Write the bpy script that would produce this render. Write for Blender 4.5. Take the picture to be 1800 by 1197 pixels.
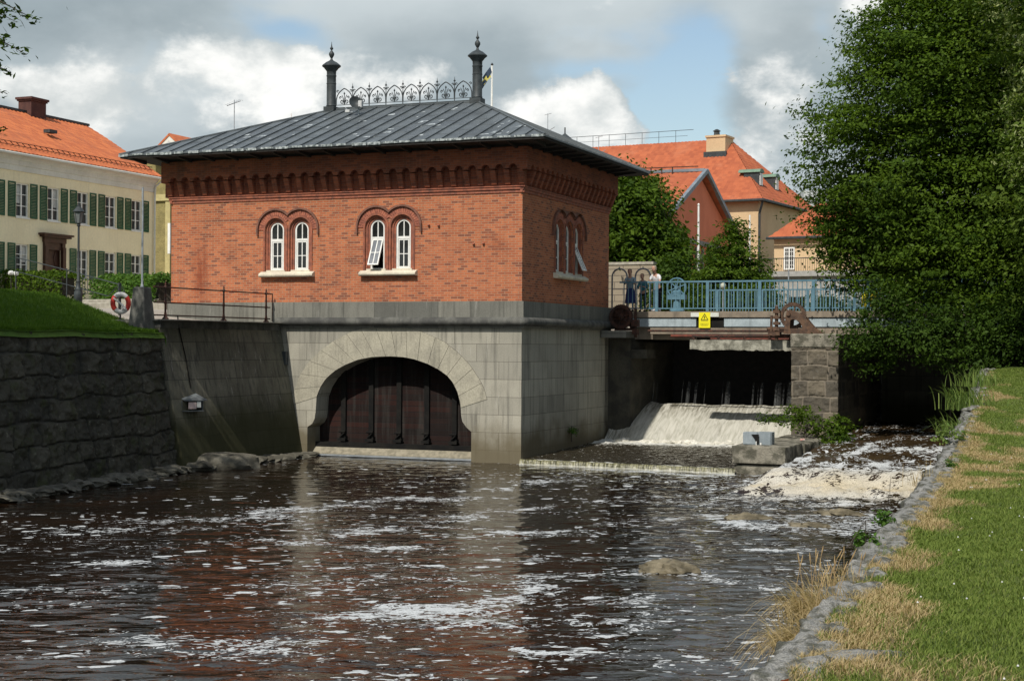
import bpy, bmesh, math, random
import numpy as np
from mathutils import Vector, Matrix
R = math.radians
S = bpy.context.scene
COL = S.collection
for o in list(bpy.data.objects): bpy.data.objects.remove(o)

# ------------------------------------------------------------ camera
F_PX = 2720.0; CH = 3.76
CAM = np.array([0.0, 0.0, CH])
_p = math.atan(8.0/F_PX); _r = 0.006
R0 = np.array([1.0, 0, 0]); U0 = np.array([0, -math.sin(_p), math.cos(_p)])
FW = np.array([0, math.cos(_p), math.sin(_p)])
RT = math.cos(_r)*R0 + math.sin(_r)*U0
UP = -math.sin(_r)*R0 + math.cos(_r)*U0
cd = bpy.data.cameras.new('camera'); cam = bpy.data.objects.new('camera', cd); COL.objects.link(cam)
cd.sensor_width = 36; cd.lens = F_PX/1800*36; cd.clip_start = 0.3; cd.clip_end = 3000
mw = Matrix([[RT[0], UP[0], -FW[0], 0], [RT[1], UP[1], -FW[1], 0], [RT[2], UP[2], -FW[2], CH], [0, 0, 0, 1]])
cam.matrix_world = mw
S.camera = cam
S.render.resolution_x = 1024; S.render.resolution_y = 680
S.view_settings.view_transform = 'Standard'; S.view_settings.look = 'None'
S.view_settings.exposure = 0.28; S.view_settings.gamma = 1

def ray(px, py):
    return FW + RT*(px-900)/F_PX + UP*(598.5-py)/F_PX
def at(px, py, Y):                      # point of the place seen at this photo pixel, Y metres ahead
    d = ray(px, py); return CAM + d*(Y/d[1])
def onz(px, py, z):                     # where that line of sight meets height z
    d = ray(px, py); return CAM + d*((z-CH)/d[2])

# ------------------------------------------------------------ node helpers
class NT:
    def __init__(s, tree): s.t = tree; s.n = tree.nodes; s.l = tree.links
    def node(s, ty, **kw):
        n = s.n.new(ty)
        for k, v in kw.items(): setattr(n, k, v)
        return n
    def put(s, sock, v):
        if v is None: return
        if hasattr(v, 'is_output') or isinstance(v, bpy.types.NodeSocket): s.l.new(v, sock)
        else:
            if sock.type == 'RGBA' and len(v) == 3: v = (*v, 1)
            sock.default_value = v
    def math(s, op, a, b=None, c=None, clamp=False):
        n = s.node('ShaderNodeMath', operation=op, use_clamp=clamp)
        s.put(n.inputs[0], a); s.put(n.inputs[1], b)
        if c is not None: s.put(n.inputs[2], c)
        return n.outputs[0]
    def mix(s, f, a, b, blend='MIX'):
        n = s.node('ShaderNodeMix', data_type='RGBA', blend_type=blend)
        s.put(n.inputs[0], f); s.put(n.inputs[6], a); s.put(n.inputs[7], b)
        return n.outputs[2]
    def ramp(s, f, a, b, lo=0.0, hi=1.0, smooth=True):
        n = s.node('ShaderNodeMapRange', interpolation_type='SMOOTHSTEP' if smooth else 'LINEAR', clamp=True) if smooth else s.node('ShaderNodeMapRange', clamp=True)
        s.put(n.inputs[0], f); s.put(n.inputs[1], a); s.put(n.inputs[2], b); s.put(n.inputs[3], lo); s.put(n.inputs[4], hi)
        return n.outputs[0]
    def noise(s, vec, scale, detail=4, rough=0.55, dist=0.0, color=False):
        n = s.node('ShaderNodeTexNoise'); s.put(n.inputs['Vector'], vec)
        n.inputs['Scale'].default_value = scale; n.inputs['Detail'].default_value = detail
        n.inputs['Roughness'].default_value = rough; n.inputs['Distortion'].default_value = dist
        return n.outputs['Color' if color else 'Fac']
    def mapping(s, vec, sc=(1, 1, 1), loc=(0, 0, 0), rot=(0, 0, 0)):
        n = s.node('ShaderNodeMapping'); s.put(n.inputs[0], vec)
        n.inputs['Scale'].default_value = sc; n.inputs['Location'].default_value = loc; n.inputs['Rotation'].default_value = rot
        return n.outputs[0]
    def xyz(s, vec):
        n = s.node('ShaderNodeSeparateXYZ'); s.put(n.inputs[0], vec); return n.outputs
    def attr(s, name):
        return s.node('ShaderNodeAttribute', attribute_name=name).outputs
    def bump(s, h, strength=0.3, dist=0.02, normal=None):
        n = s.node('ShaderNodeBump'); s.put(n.inputs['Height'], h)
        n.inputs['Strength'].default_value = strength; n.inputs['Distance'].default_value = dist
        if normal is not None: s.put(n.inputs['Normal'], normal)
        return n.outputs[0]

def new_mat(name):
    m = bpy.data.materials.new(name); m.use_nodes = True
    t = NT(m.node_tree); b = t.n['Principled BSDF']
    return m, t, b
MATS = {}
def mat(name, col, col2=None, rough=0.8, spec=0.3, metal=0.0, ns=3.0, amt=(0.35, 0.65), bs=12.0, bump=0.25, bd=0.01, fine=0.15, streak=0.0, streakcol=(0.05, 0.05, 0.045)):
    if name in MATS: return MATS[name]
    m, t, b = new_mat(name)
    oc = t.node('ShaderNodeTexCoord').outputs['Object']
    col2 = col2 or tuple(c*0.75 for c in col)
    f = t.ramp(t.noise(oc, ns, 5), amt[0], amt[1])
    c = t.mix(f, col, col2)
    if fine:
        g = t.noise(oc, ns*14, 3, 0.7)
        v = t.ramp(g, 0.25, 0.75, 1-fine*2, 1+fine, smooth=False)
        c = t.mix(1.0, c, t.node_rgb(v) if False else v, 'MULTIPLY')
    if streak:
        sn = t.noise(t.mapping(oc, (2.5, 2.5, 0.22)), 2.2, 5, 0.6)
        c = t.mix(t.ramp(sn, 0.5, 0.72, 0, streak), c, streakcol)
    t.put(b.inputs['Base Color'], c)
    b.inputs['Roughness'].default_value = rough; b.inputs['Metallic'].default_value = metal
    b.inputs['Specular IOR Level'].default_value = spec
    if bump: t.put(b.inputs['Normal'], t.bump(t.noise(oc, bs, 5, 0.6), bump, bd))
    MATS[name] = m
    return m

def brick_mat(name, c1, c2, c3, mortar, bw, rh, ms, offz=0.0, rough=0.9, dark=0.3, var=0.55, stain=None, streak=0.0, bump=0.5, bd=0.01, moss=None, mz=(0.3, 1.6), lightst=0.0, smooth=0.1, jit=0.0):
    m, t, b = new_mat(name)
    tc = t.node('ShaderNodeTexCoord'); uv = tc.outputs['UV']; oc = tc.outputs['Object']
    uvm = t.mapping(uv, loc=(0, offz, 0))
    if jit:
        nn = t.noise(oc, 1.3, 2, color=True)
        vm = t.node('ShaderNodeVectorMath', operation='MULTIPLY_ADD'); t.put(vm.inputs[0], nn); vm.inputs[1].default_value = (jit, jit, 0); t.put(vm.inputs[2], uvm)
        uvm = vm.outputs[0]
    def bt(a, c, mo):
        n = t.node('ShaderNodeTexBrick', offset=0.5, offset_frequency=2, squash=1.0)
        t.put(n.inputs['Vector'], uvm); t.put(n.inputs['Color1'], a); t.put(n.inputs['Color2'], c); t.put(n.inputs['Mortar'], mo)
        n.inputs['Scale'].default_value = 1; n.inputs['Mortar Size'].default_value = ms; n.inputs['Mortar Smooth'].default_value = smooth
        n.inputs['Brick Width'].default_value = bw; n.inputs['Row Height'].default_value = rh; n.inputs['Bias'].default_value = 0
        return n
    k = bt((0, 0, 0), (1, 1, 1), (0.5, 0.5, 0.5))
    sel = k.outputs['Color']
    c = t.mix(t.ramp(sel, 0.0, 0.75, smooth=False), c1, c2)
    c = t.mix(t.ramp(sel, 0.72, 0.95, 0, var), c, c3)
    c = t.mix(t.ramp(t.noise(oc, 0.9, 5), 0.35, 0.75, 0, dark), c, tuple(x*0.45 for x in c2))
    g = t.ramp(t.noise(oc, 30, 3, 0.7), 0.25, 0.75, 0.78, 1.12, smooth=False)
    c = t.mix(1.0, c, g, 'MULTIPLY')
    c = t.mix(k.outputs['Fac'], c, mortar)
    if streak:
        sn = t.noise(t.mapping(oc, (3.0, 3.0, 0.2)), 2.0, 6, 0.65)
        c = t.mix(t.ramp(sn, 0.46, 0.72, 0, streak), c, (0.045, 0.045, 0.04))
    if lightst:
        sn = t.noise(t.mapping(oc, (4.0, 4.0, 0.3), loc=(5, 3, 2)), 2.2, 6, 0.65)
        c = t.mix(t.ramp(sn, 0.6, 0.74, 0, lightst), c, (0.5, 0.49, 0.45))
    if moss:
        z = t.xyz(oc)[2]
        h = t.math('ADD', z, t.math('MULTIPLY', t.noise(oc, 1.1, 5), -1.6))
        c = t.mix(t.ramp(h, mz[0]-0.8, mz[1]-0.8, 0.9, 0), c, moss)
    if stain:
        for (px_, pz_, w_, h_, scol, amt) in stain:
            s_ = t.xyz(oc)
            dx = t.math('ABSOLUTE', t.math('SUBTRACT', s_[0], px_)); dz = t.math('ABSOLUTE', t.math('SUBTRACT', s_[2], pz_))
            f = t.math('MULTIPLY', t.ramp(dx, 0, w_, 1, 0), t.ramp(dz, 0, h_, 1, 0))
            f = t.math('MULTIPLY', f, t.ramp(t.noise(t.mapping(oc, (3, 3, .8)), 2.0, 5), 0.3, 0.6, 0.2, amt))
            c = t.mix(f, c, scol)
    t.put(b.inputs['Base Color'], c)
    b.inputs['Roughness'].default_value = rough; b.inputs['Specular IOR Level'].default_value = 0.2
    hh = t.math('ADD', t.math('MULTIPLY', k.outputs['Fac'], -1.0), t.math('MULTIPLY', t.noise(oc, 18, 5, .65), 0.5))
    t.put(b.inputs['Normal'], t.bump(hh, bump, bd))
    return m

def leaf_mat(name, a, bcol, trans=0.35):
    m, t, b = new_mat(name)
    f = t.attr('tint')[2]
    c = t.mix(f, a, bcol)
    t.put(b.inputs['Base Color'], c); b.inputs['Roughness'].default_value = 0.6; b.inputs['Specular IOR Level'].default_value = 0.12
    tr = t.node('ShaderNodeBsdfTranslucent'); t.put(tr.inputs[0], t.mix(1.0, c, (1.3, 1.35, 0.6), 'MULTIPLY'))
    mx = t.node('ShaderNodeMixShader'); mx.inputs[0].default_value = trans
    t.l.new(b.outputs[0], mx.inputs[1]); t.l.new(tr.outputs[0], mx.inputs[2])
    t.l.new(mx.outputs[0], t.n['Material Output'].inputs[0])
    return m

# ------------------------------------------------------------ world and sun
SUN_EL = R(48.5); SUNV = Vector((-0.4216*math.cos(SUN_EL), -0.9068*math.cos(SUN_EL), math.sin(SUN_EL))).normalized()
w = bpy.data.worlds.new('World'); S.world = w; w.use_nodes = True
t = NT(w.node_tree); bg = t.n['Background']; wo = t.n['World Output']
sky = t.node('ShaderNodeTexSky', sky_type='NISHITA', sun_disc=False)
sky.sun_elevation = SUN_EL; sky.sun_rotation = R(204.9); sky.air_density = 1.2; sky.dust_density = 1.0
t.l.new(sky.outputs[0], bg.inputs[0]); bg.inputs[1].default_value = 0.10
gen = t.node('ShaderNodeTexCoord').outputs['Generated']
X_, Y_, Z_ = t.xyz(gen)
az = t.math('ARCTAN2', X_, Y_); el = t.math('ARCSINE', Z_)
v1 = t.mapping(gen, (1, 1, 1.7))
nA = t.noise(v1, 7.0, 9, 0.56, 0.15)
nB = t.noise(t.mapping(gen, (1, 1, 1.5), loc=(3.1, 1.7, .4)), 17.0, 8, 0.6, 0.1)
nC = t.noise(t.mapping(gen, (1, 1, 2.4), loc=(.3, 5.7, 2.4)), 4.2, 7, 0.5, 0.1)
def blob(px, py, wx, wy, amp):
    a0 = math.atan((px-900)/F_PX); e0 = math.atan((606-py)/F_PX)
    da = t.math('DIVIDE', t.math('SUBTRACT', az, a0), wx/F_PX); de = t.math('DIVIDE', t.math('SUBTRACT', el, e0), wy/F_PX)
    q = t.math('ADD', t.math('MULTIPLY', da, da), t.math('MULTIPLY', de, de))
    return t.math('MULTIPLY', t.math('EXPONENT', t.math('MULTIPLY', q, -1.0)), amp)
def addall(l):
    a = l[0]
    for q in l[1:]: a = t.math('ADD', a, q)
    return a
white = addall([blob(150, 170, 130, 60, .42), blob(400, 115, 130, 48, .42), blob(520, 150, 110, 60, .3), blob(330, 215, 220, 45, .12), blob(960, 210, 80, 55, .42), blob(1050, 180, 55, 50, .40),
                blob(1085, 230, 70, 40, .2), blob(1370, 130, 110, 110, .17), blob(1380, 250, 110, 60, .16), blob(1540, 20, 50, 30, .5), blob(90, 250, 90, 40, .3), blob(730, 150, 90, 50, .12),
                blob(20, 180, 60, 40, .3), blob(1210, 60, 90, 30, -.15), blob(60, 130, 120, 40, -.12)])
wf = t.math('ADD', t.math('ADD', white, t.math('MULTIPLY', t.math('SUBTRACT', nB, 0.5), 0.85)), t.math('MULTIPLY', t.math('SUBTRACT', nA, 0.5), 0.45))
wf = t.math('ADD', wf, t.ramp(el, .25, .5, 0, .12))
gaps = addall([blob(1180, 200, 110, 70, .42), blob(1120, 250, 60, 30, .0), blob(1240, 260, 70, 40, .3), blob(1230, 95, 60, 60, .3), blob(560, 85, 70, 22, .10), blob(1040, 120, 90, 18, .2), blob(500, 60, 60, 20, .2), blob(1450, 60, 40, 60, .2)])
df = t.math('SUBTRACT', t.math('ADD', t.math('MULTIPLY', nA, 0.8), 0.28), gaps)
df = t.math('SUBTRACT', df, t.ramp(el, .28, .7, 0, .28))
grey = t.mix(t.ramp(nC, .38, .62), (0.35, 0.42, 0.455), (0.58, 0.645, 0.67))
darkb = addall([blob(130, 60, 260, 55, .8), blob(1000, 70, 300, 40, .35), blob(1380, 60, 60, 50, .5), blob(230, 150, 60, 60, .2), blob(700, 60, 150, 40, .25)])
grey = t.mix(t.math('MULTIPLY', darkb, t.ramp(nA, .3, .6), clamp=True), grey, (0.26, 0.315, 0.345))
wcol = t.mix(t.ramp(nB, .38, .66), (0.62, 0.66, 0.66), (1.0, 1.0, 0.97))
ccol = t.mix(t.ramp(wf, 0.10, 0.36), grey, wcol)
bg2 = t.node('ShaderNodeBackground'); t.l.new(ccol, bg2.inputs[0]); bg2.inputs[1].default_value = 0.86
mx = t.node('ShaderNodeMixShader')
t.put(mx.inputs[0], t.ramp(t.math('MAXIMUM', df, t.math('MULTIPLY', wf, 3.0)), 0.38, 0.62)); t.l.new(bg.outputs[0], mx.inputs[1]); t.l.new(bg2.outputs[0], mx.inputs[2])
t.l.new(mx.outputs[0], wo.inputs[0])
sd = bpy.data.lights.new('sun', 'SUN'); sd.energy = 3.7; sd.angle = R(0.53); sd.color = (1.0, 0.94, 0.85)
so = bpy.data.objects.new('sun', sd); COL.objects.link(so); so.rotation_euler = SUNV.to_track_quat('Z', 'Y').to_euler()

# ------------------------------------------------------------ mesh builder
def setp(o, label=None, cat=None, group=None, kind=None):
    if label: o['label'] = label
    if cat: o['category'] = cat
    if group: o['group'] = group
    if kind: o['kind'] = kind
    return o
def thing(name, label, cat, loc=(0, 0, 0), rotz=0.0, group=None):
    o = bpy.data.objects.new(name, None); COL.objects.link(o); o.location = [float(v) for v in loc]; o.rotation_euler = (0, 0, rotz)
    o.empty_display_size = 0.3
    return setp(o, label, cat, group)
def box_uv(me):
    n = len(me.loops)
    if not n: return
    uvl = me.uv_layers.new(name='UVMap')
    co = np.empty(len(me.vertices)*3); me.vertices.foreach_get('co', co); co = co.reshape(-1, 3)
    li = np.empty(n, int); me.loops.foreach_get('vertex_index', li)
    fn = np.empty(len(me.polygons)*3); me.polygons.foreach_get('normal', fn); fn = fn.reshape(-1, 3)
    lt = np.empty(len(me.polygons), int); me.polygons.foreach_get('loop_total', lt)
    N = np.repeat(fn, lt, axis=0); P = co[li]; A = np.abs(N)
    u = np.where(A[:, 0] > A[:, 1], P[:, 1], P[:, 0]); v = P[:, 2].copy()
    top = (A[:, 2] > A[:, 0]) & (A[:, 2] > A[:, 1])
    u = np.where(top, P[:, 0], u); v = np.where(top, P[:, 1], v)
    uv = np.stack([u, v], 1).ravel(); uvl.data.foreach_set('uv', uv)
class M:
    def __init__(s): s.v = []; s.f = []
    def add(s, vs, fs):
        o = len(s.v); s.v += [tuple(float(c) for c in v) for v in vs]; s.f += [tuple(o+i for i in f) for f in fs]; return s
    def box(s, x0, x1, y0, y1, z0, z1):
        return s.add([(x0, y0, z0), (x1, y0, z0), (x1, y1, z0), (x0, y1, z0), (x0, y0, z1), (x1, y0, z1), (x1, y1, z1), (x0, y1, z1)],
                     [(3, 2, 1, 0), (4, 5, 6, 7), (0, 1, 5, 4), (1, 2, 6, 5), (2, 3, 7, 6), (3, 0, 4, 7)])
    def path(s, pts, r, n=8, closed=False, cap=True):
        pts = [Vector([float(c) for c in p]) for p in pts]; k = len(pts)
        rs = r if isinstance(r, (list, tuple)) else [r]*k
        vs = []; up = None
        for i in range(k):
            a = pts[(i-1) % k] if (closed or i > 0) else pts[i]; b = pts[(i+1) % k] if (closed or i < k-1) else pts[i]
            d = (b-a).normalized()
            if up is None:
                up = Vector((0, 0, 1)) if abs(d.z) < 0.9 else Vector((1, 0, 0))
            x = d.cross(up)
            if x.length < 1e-4: x = d.orthogonal()
            x.normalize(); y = x.cross(d).normalized(); up = y
            for j in range(n):
                a_ = 2*math.pi*(j+.5)/n; vs.append(pts[i]+x*math.cos(a_)*rs[i]+y*math.sin(a_)*rs[i])
        fs = []
        for i in range(k if closed else k-1):
            i2 = (i+1) % k
            for j in range(n):
                j2 = (j+1) % n; fs.append((i*n+j, i*n+j2, i2*n+j2, i2*n+j))
        if cap and not closed: fs += [tuple(range(n))[::-1], tuple((k-1)*n+j for j in range(n))]
        return s.add(vs, fs)
    def bar(s, p0, p1, w, h):                 # square bar
        p0 = Vector([float(c) for c in p0]); p1 = Vector([float(c) for c in p1]); d = (p1-p0).normalized()
        up = Vector((0, 0, 1)) if abs(d.z) < .95 else Vector((0, 1, 0))
        x = d.cross(up).normalized()*w/2; y = x.cross(d).normalized()*h/2
        vs = [p+a for p in (p0, p1) for a in (-x-y, x-y, x+y, -x+y)]
        return s.add(vs, [(0, 1, 2, 3), (7, 6, 5, 4), (0, 4, 5, 1), (1, 5, 6, 2), (2, 6, 7, 3), (3, 7, 4, 0)])
    def lathe(s, prof, c=(0, 0), n=20):
        vs = []; fs = []
        for (r, z) in prof:
            for j in range(n):
                a = 2*math.pi*j/n; vs.append((c[0]+r*math.cos(a), c[1]+r*math.sin(a), z))
        for i in range(len(prof)-1):
            for j in range(n):
                j2 = (j+1) % n; fs.append((i*n+j, i*n+j2, (i+1)*n+j2, (i+1)*n+j))
        fs += [tuple(range(n))[::-1], tuple((len(prof)-1)*n+j for j in range(n))]
        return s.add(vs, fs)
    def prism(s, pts, ax, a0, a1, holes=()):
        # pts: 2-D outline; ax 'y': (x,z) outline run along y; 'x': (y,z) along x; 'z': (x,y) along z
        def P(p, a):
            return (p[0], a, p[1]) if ax == 'y' else ((a, p[0], p[1]) if ax == 'x' else (p[0], p[1], a))
        bm = bmesh.new()
        loops = [pts]+list(holes); es = []; vl = []
        for lp in loops:
            v0 = [bm.verts.new(P(p, a0)) for p in lp]; vl.append(v0)
            for i in range(len(v0)): es.append(bm.edges.new((v0[i], v0[(i+1) % len(v0)])))
        bmesh.ops.triangle_fill(bm, edges=es, use_beauty=True, use_dissolve=False)
        bm.verts.index_update()
        base = [tuple(v.co) for v in bm.verts]; tri = [tuple(v.index for v in f.verts) for f in bm.faces]
        top = [P((p[0], p[2]) if ax == 'y' else ((p[1], p[2]) if ax == 'x' else (p[0], p[1])), a1) for p in base]
        n = len(base); fs = list(tri)+[tuple(n+i for i in reversed(f)) for f in tri]
        for v0 in vl:
            ids = [v.index for v in v0]
            for i in range(len(ids)):
                a, b = ids[i], ids[(i+1) % len(ids)]; fs.append((a, b, n+b, n+a))
        bm.free()
        return s.add(base+top, fs)
    def build(s, name, m, parent=None, smooth=False, loc=None, rotz=None, bevel=0.0, fixn=True):
        me = bpy.data.meshes.new(name); me.from_pydata(s.v, [], s.f); me.update()
        if fixn or bevel:
            bm = bmesh.new(); bm.from_mesh(me)
            if bevel: bmesh.ops.bevel(bm, geom=bm.edges[:], offset=bevel, segments=1, affect='EDGES')
            bmesh.ops.recalc_face_normals(bm, faces=bm.faces[:]); bm.to_mesh(me); bm.free()
        box_uv(me)
        if smooth:
            me.polygons.foreach_set('use_smooth', [True]*len(me.polygons))
            try: me.set_sharp_from_angle(angle=R(40))
            except Exception: pass
        me.materials.append(m)
        o = bpy.data.objects.new(name, me); COL.objects.link(o)
        if parent: o.parent = parent
        if loc is not None: o.location = [float(c) for c in loc]
        if rotz is not None: o.rotation_euler = (0, 0, rotz)
        return o
def copy_part(o, parent, loc=None):
    c = o.copy(); COL.objects.link(c); c.parent = parent
    if loc is not None: c.location = loc
    return c
def np_mesh(name, V, Fq, m, parent=None, attrs=None, smooth=True, fattrs=None):
    me = bpy.data.meshes.new(name)
    nv, nf, k = len(V), len(Fq), Fq.shape[1]
    me.vertices.add(nv); me.vertices.foreach_set('co', np.asarray(V, np.float32).ravel())
    me.loops.add(nf*k); me.loops.foreach_set('vertex_index', Fq.astype(np.int32).ravel())
    me.polygons.add(nf); me.polygons.foreach_set('loop_start', np.arange(0, nf*k, k, dtype=np.int32))
    try: me.polygons.foreach_set('loop_total', np.full(nf, k, np.int32))
    except Exception: pass
    me.update(calc_edges=True)
    if smooth: me.polygons.foreach_set('use_smooth', np.ones(nf, bool))
    for kk, a in (attrs or {}).items():
        at_ = me.attributes.new(kk, 'FLOAT', 'POINT'); at_.data.foreach_set('value', np.asarray(a, np.float32).ravel())
    for kk, a in (fattrs or {}).items():
        at_ = me.attributes.new(kk, 'FLOAT', 'FACE'); at_.data.foreach_set('value', np.asarray(a, np.float32).ravel())
    me.materials.append(m); me.update()
    o = bpy.data.objects.new(name, me); COL.objects.link(o)
    if parent: o.parent = parent
    return o
def gridmesh(name, X, Y, Z, m, parent=None, attrs=None, uv=None):
    h, wd = X.shape
    V = np.stack([X, Y, Z], -1).reshape(-1, 3)
    i = np.arange(h*wd).reshape(h, wd)
    Fq = np.stack([i[:-1, :-1], i[:-1, 1:], i[1:, 1:], i[1:, :-1]], -1).reshape(-1, 4)
    o = np_mesh(name, V, Fq, m, parent, {k: a.reshape(-1) for k, a in (attrs or {}).items()})
    return o
# vectorised gradient noise
_rs = np.random.RandomState(7); _perm = _rs.permutation(512); _ga = _rs.rand(512)*2*np.pi
def pn(x, y, seed=0):
    xi = np.floor(x).astype(int); yi = np.floor(y).astype(int); xf = x-xi; yf = y-yi
    def g(ix, iy, dx, dy):
        h = _perm[(_perm[(ix+seed*31) % 512]+iy) % 512]; a = _ga[h]; return np.cos(a)*dx+np.sin(a)*dy
    u = xf*xf*xf*(xf*(xf*6-15)+10); v = yf*yf*yf*(yf*(yf*6-15)+10)
    a = g(xi, yi, xf, yf); b = g(xi+1, yi, xf-1, yf); c = g(xi, yi+1, xf, yf-1); d = g(xi+1, yi+1, xf-1, yf-1)
    return (a*(1-u)+b*u)*(1-v)+(c*(1-u)+d*u)*v
def fbm(x, y, o=4, seed=0, g=0.5):
    s = 0; a = 1; f = 1
    for k in range(o): s = s+a*pn(x*f, y*f, seed+k*3); a *= g; f *= 2.03
    return s
def sstep(a, b, x):
    t_ = np.clip((x-a)/(b-a), 0, 1); return t_*t_*(3-2*t_)

# the gatehouse frame: its front runs along local x, its side along local y
GR = R(-21.95); GO = (0.306, 49.0, 0.0); _c, _s = math.cos(GR), math.sin(GR)
def g2w(x, y, z=0.0): return (GO[0]+x*_c-y*_s, GO[1]+x*_s+y*_c, z)
def w2g(X, Y): return ((X-GO[0])*_c+(Y-GO[1])*_s, -(X-GO[0])*_s+(Y-GO[1])*_c)
def on_g(px, py, yl):                          # local (x, z) on the plane local y = yl seen at a photo pixel
    d = ray(px, py); a = -(d[0])*_s+d[1]*_c; o = -(0-GO[0])*_s+(0-GO[1])*_c
    k = (yl-o)/a; P = CAM+d*k; return w2g(P[0], P[1])[0], P[2]

def rock_mesh(m_, c, size, seed, sub=3, rough=0.18, k=3.2):
    bm = bmesh.new(); bmesh.ops.create_icosphere(bm, subdivisions=sub, radius=1.0)
    P = np.array([v.co for v in bm.verts])
    n = fbm(P[:, 0]*1.3+seed*3.7+P[:, 2], P[:, 1]*1.3+seed*1.3-P[:, 2]*.7, 4, seed % 50)
    L = (np.abs(P)**k).sum(1)**(1/k)          # boxy
    P = P/L[:, None]*(1+rough*2*n)[:, None]
    P = P*np.array(size)/1.0+np.array(c)
    m_.add([tuple(p) for p in P], [tuple(v.index for v in f.verts) for f in bm.faces]); bm.free()
    return m_

def stonewall(name, P0, P1, z0, z1, batter, m, parent, cw=0.8, ch=0.5, relief=0.06, res=0.06, seed=1, irr=0.35, top=None):
    # coursed masonry face from P0 to P1 (seen side on the right of the direction), real relief at the joints
    P0 = np.array(P0, float); P1 = np.array(P1, float); L = np.linalg.norm(P1-P0); d = (P1-P0)/L; nr = np.array([d[1], -d[0]])
    nu = max(4, int(L/res)); nz = max(4, int((z1-z0)/res))
    U, Zg = np.meshgrid(np.linspace(0, L, nu), np.linspace(0, 1, nz))
    Z = z0+Zg*(z1-z0)
    wob = irr*ch*fbm(U*.7+seed, Z*.9, 3, seed)
    rowf = (Z+wob)/ch; row = np.floor(rowf); fr = rowf-row
    rr = np.random.RandomState(seed+3); off = rr.rand(200); wid = 0.7+0.6*rr.rand(200)
    ri = row.astype(int) % 200
    colf = (U+irr*.5*cw*fbm(U*.8, Z*1.3+9, 2, seed+2))/(cw*wid[ri])+off[ri]*7; colr = np.floor(colf); fc = colf-colr
    dj = np.minimum(np.minimum(fr, 1-fr)*ch, np.minimum(fc, 1-fc)*cw*wid[ri])
    hsh = rr.rand(4096)[((ri*57+colr.astype(int)*131) % 4096)]
    prof = sstep(0.0, 0.035, dj)
    off_ = relief*(prof-1.0)+relief*.8*(hsh-.5)*prof+relief*1.3*fbm(U*2.9, Z*2.9, 5, seed+5, .6)*prof
    D = (z1-Z)*batter+off_
    X = P0[0]+d[0]*U+nr[0]*D; Y = P0[1]+d[1]*U+nr[1]*D
    return gridmesh(name, X, Y, Z, m, parent, {'stone': hsh, 'joint': prof})

def stone_mat(name, ca, cb, joint=(0.02, 0.02, 0.018), lichen=(0.30, 0.30, 0.27), la=0.5, moss=None, rough=0.9):
    m, t, b = new_mat(name)
    oc = t.node('ShaderNodeTexCoord').outputs['Object']
    c = t.mix(t.attr('stone')[2], ca, cb)
    c = t.mix(t.ramp(t.noise(oc, 1.3, 6, .6), .4, .7, 0, .6), c, tuple(x*.5 for x in ca))
    c = t.mix(t.ramp(t.noise(oc, 7.5, 8, .75), .58, .66, 0, la), c, lichen)
    if moss: c = t.mix(t.ramp(t.noise(oc, 1.7, 6, .65), .5, .68, 0, .8), c, moss)
    c = t.mix(1.0, c, t.ramp(t.noise(oc, 40, 3, .7), .25, .75, .7, 1.2, smooth=False), 'MULTIPLY')
    c = t.mix(t.attr('joint')[2], joint, c)
    t.put(b.inputs['Base Color'], c); b.inputs['Roughness'].default_value = rough; b.inputs['Specular IOR Level'].default_value = .25
    t.put(b.inputs['Normal'], t.bump(t.noise(oc, 14, 6, .7), .6, .03))
    return m

def leaves(name, C, N, mat_, parent, L=0.13, W=0.5, seed=0, up=0.7, jitter=0.48, tint=None):
    rs = np.random.RandomState(seed+11); n = len(C)
    nn = N*0.5+np.array([0, 0, up])+rs.normal(0, jitter, (n, 3)); nn /= np.linalg.norm(nn, axis=1)[:, None]
    tt = rs.normal(0, 1, (n, 3)); tt -= nn*(tt*nn).sum(1)[:, None]; tt /= np.linalg.norm(tt, axis=1)[:, None]
    bb = np.cross(nn, tt); l = (L*(.6+.8*rs.rand(n)))[:, None]; wd = l*W*.5
    V = np.stack([C-tt*l*.5, C+bb*wd-tt*l*.05, C+tt*l*.5-nn*l*.08, C-bb*wd-tt*l*.05], 1).reshape(-1, 3)
    Fq = np.arange(n*4).reshape(n, 4)
    if tint is None: tint = rs.rand(n)
    return np_mesh(name, V, Fq, mat_, parent, smooth=False, fattrs={'tint': tint})
def crown_points(lobes, nclump, per, spread, seed, flat=.5, inner=.35):
    rs = np.random.RandomState(seed); lb = np.array(lobes, float)   # x,y,z,rx,ry,rz
    wgt = (lb[:, 3]*lb[:, 5]); wgt /= wgt.sum()
    k = rs.choice(len(lb), nclump, p=wgt); d = rs.normal(0, 1, (nclump, 3)); d /= np.linalg.norm(d, axis=1)[:, None]
    rad = 1-(1-inner)*rs.rand(nclump)**2.2
    bumpn = 1+.13*np.sin(d[:, 0]*5+k)*np.sin(d[:, 2]*6+k*2)+.05*rs.normal(0, 1, nclump)
    c = lb[k, :3]+d*lb[k, 3:6]*(rad*bumpn)[:, None]
    sp = spread*(.5+rs.rand(nclump))
    ct = rs.rand(nclump)
    C = np.repeat(c, per, 0)+rs.normal(0, 1, (nclump*per, 3))*np.repeat(sp, per)[:, None]*np.array([1, 1, flat])
    N = np.repeat(d, per, 0); T = np.clip(np.repeat(ct, per)*.8+.2*rs.rand(nclump*per)+.0, 0, 1)
    return C, N, T, c
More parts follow.
